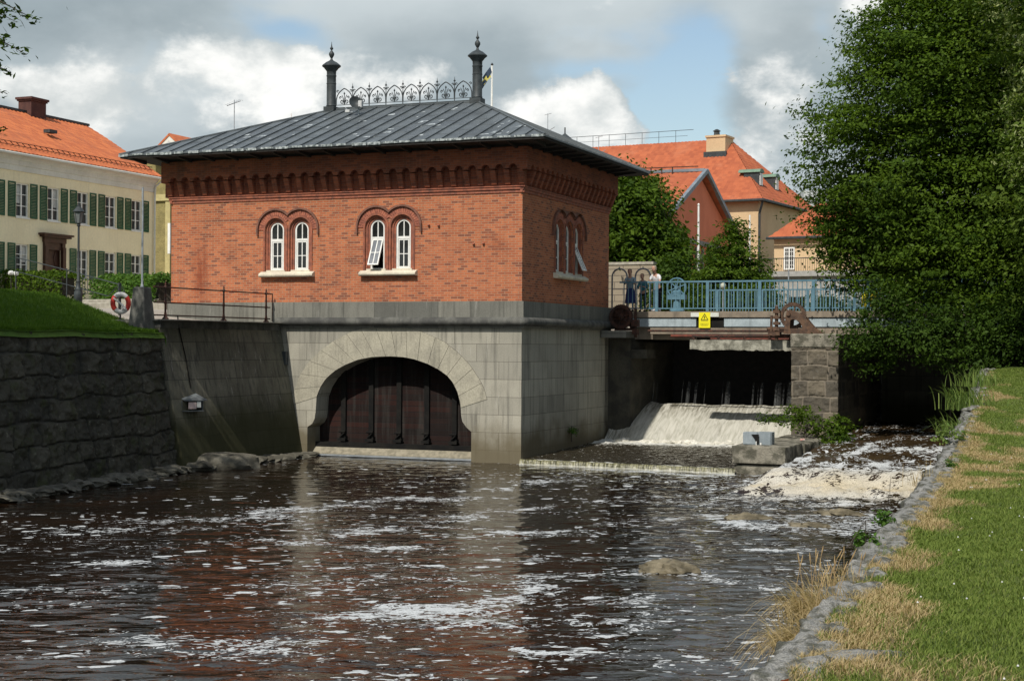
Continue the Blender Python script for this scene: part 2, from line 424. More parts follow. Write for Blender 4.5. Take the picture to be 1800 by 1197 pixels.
def limbs(m_, base, h, r, targets, seed=0):
    rs = random.Random(seed)
    base = Vector(base); top = base+Vector((rs.uniform(-.3, .3), rs.uniform(-.3, .3), h))
    m_.path([base-Vector((0, 0, .3)), base+Vector((0, 0, .25)), base+(top-base)*.5+Vector((rs.uniform(-.15, .15), 0, 0)), top], [r*1.5, r, r*.8, r*.5], 10)
    for tg in targets:
        tg = Vector([float(c) for c in tg]); st = base+(top-base)*rs.uniform(.35, .95)
        mid = st.lerp(tg, .5)+Vector((rs.uniform(-.3, .3), rs.uniform(-.3, .3), rs.uniform(-.1, .5)))
        m_.path([st, mid, tg], [r*.38, r*.2, r*.05], 6)
    return m_
# ------------------------------------------------------------ materials
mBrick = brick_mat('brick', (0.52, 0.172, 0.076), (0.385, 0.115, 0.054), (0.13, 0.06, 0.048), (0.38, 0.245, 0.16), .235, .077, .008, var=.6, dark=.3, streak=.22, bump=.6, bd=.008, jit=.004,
                   stain=[(-11.95, 6.2, .5, 1.6, (.20, .045, .02), .8), (-.9, 7.0, .5, .5, (.30, .09, .04), .6)])
mBrickS = mBrick
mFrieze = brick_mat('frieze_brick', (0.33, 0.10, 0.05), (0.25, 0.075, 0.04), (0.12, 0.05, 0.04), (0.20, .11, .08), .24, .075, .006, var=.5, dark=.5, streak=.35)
mMould = mat('moulded_brick', (0.37, .125, .072), (0.22, .085, .058), ns=6, rough=.8, bs=30, streak=.4)
mHood = mat('hood_brick', (0.22, .10, .07), (0.14, .07, .05), ns=6)
mArchBr = mat('arch_brick', (0.40, .14, .085), (0.26, .09, .06), ns=9, amt=(.45, .55))
mAsh = brick_mat('ashlar', (0.41, 0.39, 0.32), (0.33, 0.315, 0.26), (0.26, .25, .21), (0.11, .10, .08), 1.55, .565, .007, offz=-.40, var=.4, dark=.3, streak=.5, lightst=.45, moss=(.12, .10, .06), mz=(.4, 1.5), bump=.35, bd=.008)
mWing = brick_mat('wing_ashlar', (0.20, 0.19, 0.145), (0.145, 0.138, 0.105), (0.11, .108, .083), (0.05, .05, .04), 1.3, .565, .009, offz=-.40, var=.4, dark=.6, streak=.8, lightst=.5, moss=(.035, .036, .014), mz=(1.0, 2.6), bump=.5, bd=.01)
mRing = mat('ring_stone', (0.41, .385, .30), (0.33, .31, .245), ns=1.4, streak=.35, bs=25, bump=.15, rough=.9)
mPlinth = brick_mat('granite_plinth', (0.215, .21, .18), (0.155, .155, .135), (.11, .11, .10), (0.08, .08, .07), 1.15, 1.2, .010, offz=-4.2, var=.5, dark=.3, streak=.5, lightst=.3, bump=.4)
mRoll = mat('granite_roll', (0.13, .13, .115), (0.06, .06, .056), ns=2.2, streak=.5, bs=40, bump=.4, rough=.85)
mSill = mat('sill_stone', (0.68, .63, .49), (0.55, .50, .40), ns=3, streak=.2)
mWhite = mat('white_paint', (0.80, .80, .76), (0.70, .70, .66), rough=.45, ns=5, bump=.05, fine=.05)
mGlass = mat('dark_glass', (0.012, .013, .012), (0.02, .02, .018), rough=.06, spec=.7, bump=.03, bs=3, fine=0)
mCurtain = mat('curtain', (0.55, .55, .52), (0.42, .42, .40), ns=4)
mZinc = mat('roof_sheet', (0.105, .12, .125), (0.065, .075, .08), rough=.42, spec=.5, ns=1.1, bs=7, bump=.12, amt=(.3, .7), fine=.08, streak=.25, streakcol=(.18, .20, .205))
mZincEdge = mat('roof_edge', (0.48, .52, .52), (0.10, .12, .12), rough=.5, ns=9)
mIron = mat('dark_iron', (0.045, .055, .058), (0.028, .033, .035), rough=.55, spec=.4, ns=5, streak=.2, streakcol=(.1, .11, .11))
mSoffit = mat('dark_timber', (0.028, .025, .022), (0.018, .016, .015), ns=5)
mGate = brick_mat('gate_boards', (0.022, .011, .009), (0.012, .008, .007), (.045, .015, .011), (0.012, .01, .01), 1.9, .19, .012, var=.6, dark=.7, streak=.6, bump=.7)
mBlack = mat('black_iron', (0.008, .008, .008), (0.015, .014, .012), rough=.8, spec=.15)
mSillBeam = mat('concrete_sill', (0.30, .27, .20), (0.20, .18, .13), ns=6, streak=.4)
mRust = mat('rusty_iron', (0.085, .035, .022), (0.035, .022, .018), ns=7, rough=.75, bs=30, bump=.4)
mRustC = mat('brown_cast_iron', (0.13, .075, .045), (0.06, .036, .025), ns=6, rough=.8, bs=30, bump=.5, streak=.4)
mSteel = mat('galvanised', (0.38, .41, .43), (0.28, .31, .33), rough=.5, metal=.3, ns=5)
mBlue = mat('bridge_blue', (0.115, .225, .285), (0.085, .175, .23), rough=.5, ns=3, bump=.08, fine=.1)
mLBlue = mat('beam_blue', (0.40, .47, .50), (0.30, .36, .385), rough=.6, ns=2.5, bump=.08, streak=.25)
mDeck = mat('deck_concrete', (0.27, .225, .17), (0.20, .165, .125), ns=3, streak=.4)
mConc = mat('old_concrete', (0.40, .39, .32), (0.17, .165, .13), ns=4.5, bs=20, bump=.8, bd=.03, streak=.5)
mPaving = mat('paving', (0.40, .365, .31), (0.30, .27, .23), ns=2.2, bs=20)
mKerb = mat('kerb_stone', (0.40, .375, .31), (0.28, .26, .21), ns=4)
mGround = mat('town_ground', (0.16, .17, .09), (0.22, .20, .15), ns=.2)
mRough = stone_mat('rough_granite', (0.046, .043, .033), (0.085, .078, .058), lichen=(.27, .26, .20), la=.5, moss=(.045, .05, .02))
mBould = mat('boulder', (0.15, .14, .11), (0.07, .066, .05), ns=3.5, bs=18, bump=.7, bd=.03)
mPier = stone_mat('pier_granite', (0.065, .06, .05), (0.17, .145, .105), joint=(.21, .18, .14), la=.35)
mPlat = mat('platform_stone', (0.26, .24, .19), (0.10, .095, .07), ns=3.2, bs=22, bump=.9, bd=.04, amt=(.4, .6), streak=.3)
mCope = mat('coping_granite', (0.33, .325, .30), (0.11, .11, .085), ns=7, bs=30, bump=1.0, bd=.05, amt=(.40, .60), fine=.35, streak=.0)

# ------------------------------------------------------------ the river
m, t, b = new_mat('river_water')
oc = t.node('ShaderNodeTexCoord').outputs['Object']
dens = t.attr('foam')[2]; tan_ = t.attr('tan')[2]; rg = t.attr('rough')[2]
wv = t.mapping(oc, (1, 1, 0), rot=(0, 0, R(-12)))
wr = t.noise(oc, .9, 3, color=True)
vm = t.node('ShaderNodeVectorMath', operation='MULTIPLY_ADD'); t.put(vm.inputs[0], wr); vm.inputs[1].default_value = (.7, .7, 0); t.put(vm.inputs[2], wv)
pv = t.mapping(vm.outputs[0], (.72, 1.15, 1))
n1 = t.noise(pv, 4.6, 5, .55); n2 = t.noise(pv, 12.5, 4, .6, .3); n3 = t.noise(t.mapping(pv, (.45, 1, 1)), .55, 5, .6); n4 = t.noise(pv, 21, 2, .5)
nf = t.math('ADD', t.math('ADD', t.math('MULTIPLY', n1, .38), t.math('MULTIPLY', n2, .40)), t.math('MULTIPLY', n4, .22))
th = t.math('SUBTRACT', t.math('SUBTRACT', .655, t.math('MULTIPLY', dens, .36)), t.math('MULTIPLY', t.math('SUBTRACT', n3, .5), .20))
foam = t.ramp(t.math('SUBTRACT', nf, th), -.003, .018)
def flecks(sc, rmax, prob, loc):
    vn = t.node('ShaderNodeTexVoronoi'); t.put(vn.inputs['Vector'], t.mapping(vm.outputs[0], (.55, 1.1, 0), loc=loc)); vn.inputs['Scale'].default_value = sc; vn.inputs['Randomness'].default_value = 1.0
    hr_ = t.xyz(vn.outputs['Color']); pr = t.math('ADD', t.math('MULTIPLY', dens, .9), t.math('ADD', prob, t.math('MULTIPLY', t.math('SUBTRACT', n3, .5), 1.5)))
    on = t.math('LESS_THAN', hr_[0], pr); rad = t.math('MULTIPLY', t.math('ADD', .25, hr_[1]), rmax)
    dd = t.math('ADD', vn.outputs['Distance'], t.math('MULTIPLY', t.math('SUBTRACT', n2, .5), .35))
    return t.math('MULTIPLY', on, t.ramp(t.math('SUBTRACT', rad, dd), 0, .05))
foam = t.math('MAXIMUM', foam, t.math('MAXIMUM', flecks(3.2, .30, .045, (0, 0, 0)), flecks(7.0, .30, .10, (3, 1, 0))))
bub = t.ramp(t.noise(oc, 30, 3, .6), .3, .6, .55, 1.0)
foam_c = t.mix(t.math('MULTIPLY', tan_, t.ramp(n3, .3, .6, .5, 1.0)), (.52, .545, .55), (.50, .42, .27))
deep = t.mix(t.ramp(t.noise(oc, .35, 3), .35, .65), (.008, .0045, .0025), (.016, .008, .004))
deep = t.mix(rg, deep, (.045, .030, .015))
t.put(b.inputs['Base Color'], t.mix(t.math('MULTIPLY', foam, bub), deep, foam_c))
t.put(b.inputs['Roughness'], t.math('ADD', .045, t.math('MULTIPLY', foam, .6)))
b.inputs['IOR'].default_value = 1.33; b.inputs['Specular IOR Level'].default_value = .5
rip = t.math('ADD', t.math('MULTIPLY', t.noise(t.mapping(oc, (.7, 1.35, 1)), 3.2, 4, .5, .5), .8), t.math('MULTIPLY', t.noise(t.mapping(oc, (.8, 1.3, 1)), 1.1, 2), 1.1))
rip = t.math('ADD', rip, t.math('MULTIPLY', foam, .12))
t.put(b.inputs['Normal'], t.bump(rip, .34, .07))
mWater = m

def seg_density(X, Y, lines):
    D = np.zeros_like(X); Xo, Yo = X, Y; X = Xo+.55*fbm(Xo*.45, Yo*.45, 3, 41)+.12*fbm(Xo*2, Yo*2, 2, 43); Y = Yo+.9*fbm(Xo*.4+9, Yo*.45, 3, 47)
    for (pts, wpx, amp) in lines:
        W = [onz(px, py, 0.0)[:2] for px, py in pts]; amp = amp*.36
        best = np.zeros_like(X)
        for i in range(len(W)-1):
            a, c = W[i], W[i+1]; v = c-a; l2 = (v**2).sum()
            tt = np.clip(((X-a[0])*v[0]+(Y-a[1])*v[1])/l2, 0, 1)
            d = np.hypot(X-a[0]-tt*v[0], Y-a[1]-tt*v[1]); best = np.maximum(best, np.exp(-(d/wpx)**2))
        D = np.maximum(D, best*amp)
    return D
foam_lines = [
 ([(930, 822), (1050, 824), (1180, 832), (1300, 842)], .28, 1.0), ([(1130, 826), (1230, 830), (1290, 836)], .4, 1.0),
 ([(0, 962), (120, 945), (230, 920), (420, 912), (560, 893), (700, 880), (830, 872), (930, 850), (1040, 832)], .75, .48),
 ([(440, 905), (600, 885), (760, 873)], .4, .75), ([(120, 955), (330, 935), (500, 915)], .5, .5), ([(60, 992), (150, 988), (240, 986)], .3, .7), ([(250, 985), (350, 980)], .3, .45),
 ([(440, 950), (560, 958), (700, 964)], .4, .5), ([(620, 935), (760, 925), (900, 935), (1010, 930), (1130, 915), (1230, 905)], .45, .6), ([(600, 962), (700, 962)], .2, .75),
 ([(640, 928), (760, 915), (900, 900), (1010, 888), (1120, 873), (1220, 868)], .5, .5),
 ([(1240, 905), (1280, 918), (1330, 925)], .45, 1.0), ([(1320, 965), (1350, 968)], .35, .95), ([(1350, 965), (1430, 968)], .3, .5),
 ([(690, 1065), (800, 1058), (900, 1050), (960, 1022), (1060, 1008), (1140, 1000)], .3, .62), ([(790, 1068), (860, 1066)], .2, .9), ([(870, 1045), (900, 1048)], .3, .6), ([(1220, 1000), (1290, 1020), (1350, 1030)], .3, .6),
 ([(660, 1085), (760, 1070), (860, 1075)], .35, .45), ([(300, 1130), (420, 1140), (560, 1150), (700, 1140)], .7, .36), ([(500, 1148), (550, 1152)], .16, .9), ([(360, 1160), (420, 1165)], .16, .8),
 ([(560, 1105), (700, 1080), (880, 1100), (1000, 1095)], .5, .36), ([(920, 1140), (985, 1145)], .15, .9), ([(1020, 1095), (1090, 1092)], .14, .8), ([(1130, 1050), (1150, 1080), (1120, 1110)], .3, .55),
 ([(700, 1180), (830, 1185), (930, 1170)], .4, .4), ([(1280, 880), (1400, 870), (1560, 880)], 1.6, .52), ([(1390, 860), (1500, 850), (1600, 850)], 1.3, .95), ([(1340, 900), (1450, 920), (1560, 900)], 1.3, .5),
 ([(1400, 935), (1480, 935), (1550, 925)], .5, .6), ([(1160, 885), (1250, 880)], .5, .55), ([(560, 840), (700, 850), (850, 845)], 1.0, .22)]
gx = np.arange(-23, 17.5, .085); gy = np.arange(14.5, 72, .095)
X, Y = np.meshgrid(gx, gy)
gxl, gyl = w2g(X, Y)
chan = sstep(8.2, 8.9, gxl)                                      # the right-hand channel
up_ = sstep(-5.2, -3.6, gyl+.5*pn(X*.5, Y*.5, 3))*.42+sstep(-3, 9, gyl)*.45
chute = chan*up_
roll = chan*np.exp(-((gyl+6.0+.8*pn(X*.6, Y*.6, 5))/.9)**2)*(.16+.18*fbm(X*1.8, Y*1.4, 3, 15))
turb = np.exp(-(((X-8.4)/4.3)**2+((Y-41)/5.0)**2))
turb = np.maximum(turb, sstep(7.5, 9, gxl)*sstep(-8, -4, gyl))
Zw = .020*fbm(X*1.1, Y*1.7, 3, 1)+.009*fbm(X*3.1, Y*4.3, 2, 4)
Zw += turb*(.10*fbm(X*.9+2, Y*1.5, 4, 9)+.05*fbm(X*3, Y*4, 3, 12))+chute+roll
for (px, py) in [(1215, 999), (1305, 915)]:
    q = onz(px, py, 0.0); Zw += .05*np.exp(-(((X-q[0])**2+(Y-q[1])**2)/.8))
foamd = seg_density(X, Y, foam_lines)
foamd = foamd*np.clip(.95+1.2*fbm(X*.9, Y*1.3, 4, 61), .25, 1.5)
foamd = np.maximum(foamd, turb*np.clip(.36+.5*fbm(X*.7, Y*1.6, 4, 63), 0, 1))
foamd += .17*fbm(X*.35, Y*.7, 3, 21)+.12
foamd += .10*np.exp(-((Y-24)/9)**2)*sstep(-9, -3, X)
foamd -= .20*sstep(-2.5, -6, X)*sstep(36, 43, Y)+.10*sstep(-4, -8, X)*sstep(33, 38, Y)
tanv = chan*np.exp(-((gyl+5.4)/1.9)**2)
foamd = np.maximum(foamd, tanv*np.clip(.80+.6*fbm(X*1.5, Y*.9, 4, 65), 0, 1))
foamd = np.where((chan > .5) & (gyl > -4.2), .34+.40*fbm(gxl*1.6, gyl*.5, 4, 67)+.15*sstep(0, -4, gyl)-.12*sstep(2, 8, gyl), foamd)
river = gridmesh('river', X, Y, Zw, mWater, None, {'foam': foamd, 'tan': tanv, 'rough': np.clip(turb*.7+.25*fbm(X*.8, Y, 3, 2), 0, 1)*turb}); river['kind'] = 'structure'
M().box(-60, 60, -10, 90, -2.2, -1.6).build('riverbed', mBould)['kind'] = 'structure'

# ------------------------------------------------------------ weir: apron, lip and falling sheet
m, t, b = new_mat('falling_water')
oc = t.node('ShaderNodeTexCoord').outputs['Object']
st = t.noise(t.mapping(oc, (3.6, .45, .45)), 3.4, 8, .66, .6); big = t.noise(t.mapping(oc, (.6, .3, .3)), 1.6, 3, .6)
tw = t.attr('thin')[2]
c = t.mix(t.ramp(st, .22, .66), (.27, .265, .21), (.50, .49, .43))
c = t.mix(t.math('MULTIPLY', t.ramp(st, .38, .60, .9, .1), tw), c, (.09, .08, .055))
c = t.mix(t.ramp(big, .55, .75, 0, .35), c, (.30, .28, .22))
t.put(b.inputs['Base Color'], c); b.inputs['Roughness'].default_value = .5; t.put(b.inputs['Normal'], t.bump(st, .18, .04))
mFall = m
m, t, b = new_mat('apron_water')
oc = t.node('ShaderNodeTexCoord').outputs['Object']
f1 = t.noise(t.mapping(oc, (1, 1.3, 1)), 6.5, 5, .65, .3); edge = t.attr('foam')[2]
f = t.ramp(t.math('ADD', f1, t.math('MULTIPLY', edge, .45)), .60, .72)
t.put(b.inputs['Base Color'], t.mix(f, (.03, .024, .014), (.60, .60, .55))); t.put(b.inputs['Roughness'], t.math('ADD', .12, t.math('MULTIPLY', f, .5)))
t.put(b.inputs['Normal'], t.bump(f1, .8, .12)); mApron = m
# apron: local frame, front edge from the gatehouse corner to the platform corner
u = np.linspace(0, 1, 170); v = np.linspace(0, 1, 150); Uu, Vv = np.meshgrid(u, v)
xl = .02+Uu*7.2
yf = -.02-.70*Uu                                                   # front edge
yl = yf+Vv*(8.4-yf)
za = .135+.20*Vv+.035*fbm(xl*2.2, yl*2.6, 4, 5)*(1+2*sstep(.7, 1, Vv))
edgef = sstep(.72, .97, Vv)*1.1+.25*(1-Uu)*sstep(.5, .9, Vv)
lip = Vv < .012
za = np.where(lip, -.12, za); yl = np.where(Vv < .004, yl-.16, yl)
weir = thing('weir', 'broad stepped weir of foaming white water under the blue bridge', 'weir', GO, GR)
gridmesh('apron_water', xl, yl, za, mApron, weir, {'foam': edgef+.55*(Vv < .03)})
xl = .05+Uu*7.15; s_ = Vv
prof_y = 7.6+3.0*s_; prof_z = .28+1.32*(1-(1-s_)**1.22)
k = sstep(0, .16, Uu); 
ww = .06*fbm(xl*1.6, s_*1.2, 4, 8)+.008*fbm(xl*6, s_*1.5, 2, 18)
side = (1-sstep(0, .2, Uu))
gridmesh('falling_sheet', xl+.25*(1-s_)*0, prof_y-.6*(1-s_)*fbm(xl*.6, xl*0, 2, 3)-ww*.6+side*.5, prof_z+ww+side*.45*s_+.10*(1-s_)*fbm(xl*3, yl*0+2, 3, 7)*1.0, mFall, weir, {'thin': sstep(.45, 1.0, s_)*1.0+side*.8})
m_ = M(); m_.box(0.9, 7.3, 10.4, 10.9, -1, 1.52); m_.build('weir_sill', mConc, weir)
# water dropping over the low step
rs = np.random.RandomState(5)
m, t, b = new_mat('step_water'); oc = t.node('ShaderNodeTexCoord').outputs['Object']
st = t.noise(t.mapping(oc, (9, .5, 1.0)), 2.5, 5, .6); c = t.mix(t.ramp(st, .38, .60), (.05, .048, .02), (.22, .21, .12))
c = t.mix(t.ramp(t.math('ADD', t.xyz(oc)[2], t.math('MULTIPLY', t.noise(oc, 5, 4), .12)), .08, .13), t.mix(.45, c, (.62, .62, .56)), c)
t.put(b.inputs['Base Color'], c); b.inputs['Roughness'].default_value = .35; t.put(b.inputs['Normal'], t.bump(st, .8, .03)); mStep = m
uu, vv = np.meshgrid(np.linspace(0, 1, 420), np.linspace(0, 1, 9))
xs_ = .02+uu*7.1; gridmesh('step_fall', xs_, -.04-.70*uu-.05-.14*np.sqrt(vv)-.03*fbm(xs_*6, vv, 3, 5), .165-.19*vv**1.6+.02*fbm(xs_*5, vv*0, 3, 8), mStep, weir)
m, t, b = new_mat('thin_stream'); b.inputs['Base Color'].default_value = (.45, .47, .47, 1); b.inputs['Roughness'].default_value = .3; b.inputs['Alpha'].default_value = .045; mStream = m
for i in range(38):
    x0 = 1.1+rs.rand()*6.1 if i < 18 else 5.0+rs.rand()*2.2; wd = .02+.14*rs.rand()**2; h_ = 2.15+.35*rs.rand()
    m_ = M(); m_.path([(x0, 11.0, 2.40), (x0+.01, 10.85, h_), (x0, 10.6, 1.45)], [wd*.45, wd*.5, wd*.6], 5); m_.build('leak_stream', mStream, weir)
# pockets of spray at the weir foot
mSpray = mat('spray', (.72, .70, .62), (.5, .48, .40), ns=5, bump=.6, bd=.05, bs=10)
m_ = M()
for i in range(70):
    x0 = .8+rs.rand()*6.2; rock_mesh(m_, (x0, 7.35+rs.rand()*.6, .30+.03*rs.rand()), (.10+.25*rs.rand(), .10+.14*rs.rand(), .03+.09*rs.rand()), i, 2, .3)
m_.build('foot_spray', mSpray, weir, smooth=True)

# ------------------------------------------------------------ gatehouse
W_, L_ = 13.15, 8.68
gh = thing('gatehouse', 'red brick sluice gatehouse on a granite base with a low grey metal roof', 'building', GO, GR)
# opening outline on the base front, traced as heights and offsets
def tr(pts): return [tuple(round(float(c), 3) for c in on_g(480+x/2.903, 560+y/2.903, 0.0)) for x, y in pts]
arch = tr([(222, 400), (240, 352), (270, 306), (315, 266), (370, 235), (435, 209), (510, 195), (600, 192), (670, 197), (725, 208), (790, 231), (850, 262), (890, 292), (918, 325), (942, 375), (955, 425), (958, 455)])
left_f = tr([(175, 553), (200, 535), (212, 510), (217, 475)])
right_f = tr([(960, 495), (966, 525), (985, 553), (1012, 578)])
opening = [(left_f[0][0], -1.2), (left_f[0][0], left_f[0][1])]+left_f[1:]+arch+right_f[:3]+[(right_f[3][0], right_f[3][1]), (right_f[3][0]-.01, -1.2)]
outline = [(-W_, -1.2)]+opening+[(0, -1.2), (0, 4.36), (-W_, 4.36)]
m_ = M(); m_.prism(outline, 'y', 0, .85)
m_.add([(0, .85, -1.2), (0, L_, -1.2), (0, L_, 4.36), (0, .85, 4.36)], [(0, 1, 2, 3)])
m_.box(-W_, -.9, L_-.4, L_, -1.2, 4.36); m_.box(-W_, -W_+.5, .85, L_-.4, -1.2, 4.36); m_.box(-.9, -.0, L_-.4, L_, -1.2, 4.36)
base = m_.build('stone_base', mAsh, gh)
# voussoir ring: stones between the opening and an outer curve
outer = tr([(94, 440), (105, 382), (133, 297), (182, 222), (243, 163), (313, 112), (398, 68), (460, 50), (540, 43), (620, 43), (710, 50), (795, 82), (873, 118), (940, 170), (1004, 236), (1055, 312), (1078, 360), (1092, 412)])
def resample(p, n):
    p = np.array(p); d = np.r_[0, np.cumsum(np.hypot(*(p[1:]-p[:-1]).T))]; q = np.linspace(0, d[-1], n); return np.stack([np.interp(q, d, p[:, 0]), np.interp(q, d, p[:, 1])], 1)
NV = 17; ri = resample(arch, NV*3+1); ro = resample(outer, NV*3+1); m_ = M(); rnd = random.Random(3)
for i in range(NV):
    a = list(range(i*3, i*3+4)); pin = [tuple(ri[j]) for j in a]; pou = [tuple(ro[j]) for j in a]; g = .045
    def sh(p, q, f): return (p[0]+(q[0]-p[0])*f, p[1]+(q[1]-p[1])*f)
    pin[0] = sh(pin[0], pin[1], g); pin[-1] = sh(pin[-1], pin[-2], g); pou[0] = sh(pou[0], pou[1], g*.7); pou[-1] = sh(pou[-1], pou[-2], g*.7)
    m_.prism(pin+pou[::-1], 'y', -.012-.004*rnd.random(), .03)
m_.build('arch_ring', mRing, gh)
m_ = M(); pts = [(p[0], p[1]) for p in ro]; pin = [(p[0], p[1]) for p in ri]
m_.prism(pin+[((p[0]-(-6.6))*1.001-6.6, p[1]+.004) for p in ro][::-1], 'y', -.003, .02); m_.build('ring_joint', mBlack, gh)
# gate inside the arch
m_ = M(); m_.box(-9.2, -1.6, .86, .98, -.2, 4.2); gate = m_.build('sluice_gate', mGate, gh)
for px in (362, 503, 645, 787, 928):
    xg = on_g(480+px/2.903, 740, .82)[0]
    m_ = M(); m_.box(xg-.085, xg+.085, .76, .858, .42, 3.9); pstp = m_.build('strap', mBlack, gate)
    m_ = M(); m_.box(xg-.15, xg+.15, .62, .80, .50, .60); m_.path([(xg-.1, .70, .62), (xg+.1, .70, .80)], .03, 6); m_.path([(xg-.12, .68, .82), (xg+.12, .68, .82)], .03, 6); m_.build('clamp', mBlack, gate)
x0, x1 = left_f[0][0]+.003, right_f[3][0]-.02
m_ = M(); m_.box(x0, x1, .55, .855, .30, .46); m_.build('gate_rail', mBlack, gate)
m_ = M(); m_.prism([(.30, -.5), (.86, -.5), (.86, .30), (.55, .295), (.30, .10)], 'x', x0, x1); m_.build('gate_threshold', mSillBeam, gate)
m_ = M(); m_.box(x0, x1, .22, .298, .02, .075); m_.build('threshold_edge', mSteel, gate)
# roll moulding and plinth
prof = [(-.02, 4.36), (-.16, 4.37), (-.235, 4.43), (-.25, 4.50), (-.225, 4.58), (-.15, 4.64), (.10, 4.66), (.10, 4.36)]
m_ = M(); m_.prism(prof, 'x', -8.85, 0)
m_.prism([(-p[0], p[1]) for p in prof], 'y', 0, L_+.2)
m_.lathe([(max(.001, -p[0]), p[1]) for p in prof[:-2]], (0, 0), 28)
m_.build('roll_moulding', mRoll, gh, smooth=True)
m_ = M(); m_.box(-W_-.09, .09, -.09, L_+.05, 4.3, 5.15); m_.build('plinth', mPlinth, gh)
# brick walls with window openings
def arched(cx, r, zs, zb, n=12): return [(cx-r, zb)]+[(cx-r*math.cos(math.pi*i/n), zs+r*math.sin(math.pi*i/n)) for i in range(n+1)]+[(cx+r, zb)]
fx = [-8.97, -8.02, -5.17, -4.22]; sy = [3.40, 4.35, 5.30]; ZS = 7.60; ZB = 6.18; RO = .40
T = .32
m_ = M(); m_.prism([(-W_, 5.15), (0, 5.15), (0, 8.72), (-W_, 8.72)], 'y', 0, T, [arched(c_, RO, ZS, ZB) for c_ in fx])
m_.prism([(T+.001, 5.15), (L_, 5.15), (L_, 8.72), (T+.001, 8.72)], 'x', -T, 0, [arched(c_, RO, ZS, ZB) for c_ in sy])
m_.box(-W_, -T, L_-T, L_, 5.15, 8.72); m_.box(-W_, -W_+T, T+.002, L_-T, 5.15, 8.72)
m_.build('brick_wall', mBrick, gh)
def band(m_, fr, cx, r0, r1, zs, zb, a, b_, n=14):      # an arched band with legs
    o = arched(cx, r1, zs, zb, n); i_ = arched(cx, r0, zs, zb, n)
    m_.prism(o+i_[::-1], 'y' if fr else 'x', a, b_)
def window(fr, cx, openit=False, gl=None):
    sg = 1 if fr else -1
    def D(a, b_): return (a, b_) if fr else (-b_, -a)
    m_ = M(); band(m_, fr, cx, .335, .398, ZS, ZB, *D(.045, .12)); band(m_, fr, cx, .265, .334, ZS, ZB, *D(.085, .31)); jm = m_.build('moulded_reveal', mMould, gh)
    wf_ = M(); band(wf_, fr, cx, .205, .262, ZS, ZB+.03, *D(.115, .195))
    def bx(m_, a0, a1, z0, z1, d0, d1):
        p, q = D(d0, d1)
        (m_.box(a0, a1, p, q, z0, z1) if fr else m_.box(p, q, a0, a1, z0, z1))
    bx(wf_, cx-.204, cx+.204, ZB+.03, ZB+.09, .12, .195); bx(wf_, cx-.204, cx+.204, 7.22, 7.30, .11, .19)
    bx(wf_, cx-.018, cx+.018, 7.301, ZS+.20, .13, .175)
    win = wf_.build('window', mWhite, gh)
    g = M(); g.prism(arched(cx, .203, ZS, 7.301), 'y' if fr else 'x', *D(.155, .167)); g.build('pane', mGlass, win)
    s = M(); h = 7.218-(ZB+.095)
    s.box(-.195, .195, -.02, .02, -h, -h+.045); s.box(-.195, .195, -.02, .02, -.045, 0); s.box(-.195, -.155, -.02, .02, -h+.045, -.045); s.box(.155, .195, -.02, .02, -h+.045, -.045)
    s.box(-.016, .016, -.016, .012, -h+.045, -.045); s.box(-.155, -.016, -.014, .01, -h*.52-.012, -h*.52+.012); s.box(.016, .155, -.014, .01, -h*.52-.012, -h*.52+.012)
    sash = s.build('sash', mWhite, win); g = M(); g.box(-.154, .154, -.004, .004, -h+.046, -.046); 
    pn_ = g.build('pane', gl or mGlass, win)
    for o in (sash, pn_):
        o.location = (cx, .14, 7.217) if fr else (-.14, cx, 7.217)
        o.rotation_euler = (R(-24) if openit else 0, 0, 0 if fr else R(90))
    if not openit: pass
mGlassL = mat('reflecting_glass', (.22, .23, .24), (.14, .15, .16), rough=.15, spec=.7, fine=0)
for i, c_ in enumerate(fx): window(True, c_, i == 2, mGlassL if i == 2 else None)
for i, c_ in enumerate(sy): window(False, c_, i == 2, mGlassL if i == 2 else None)
def valley(cs, r, zs, zb, n=18):                     # outline of overlapping arches
    pts = [(cs[0]-r, zb)]
    for k, c_ in enumerate(cs):
        a0 = 0 if k == 0 else math.acos(min(1, (cs[k]-cs[k-1])/2/r)); a1 = math.pi if k == len(cs)-1 else math.pi-math.acos(min(1, (cs[k+1]-cs[k])/2/r))
        for i in range(n+1):
            a = a0+(a1-a0)*i/n; pts.append((c_-r*math.cos(a), zs+r*math.sin(a)))
    return pts+[(cs[-1]+r, zb)]
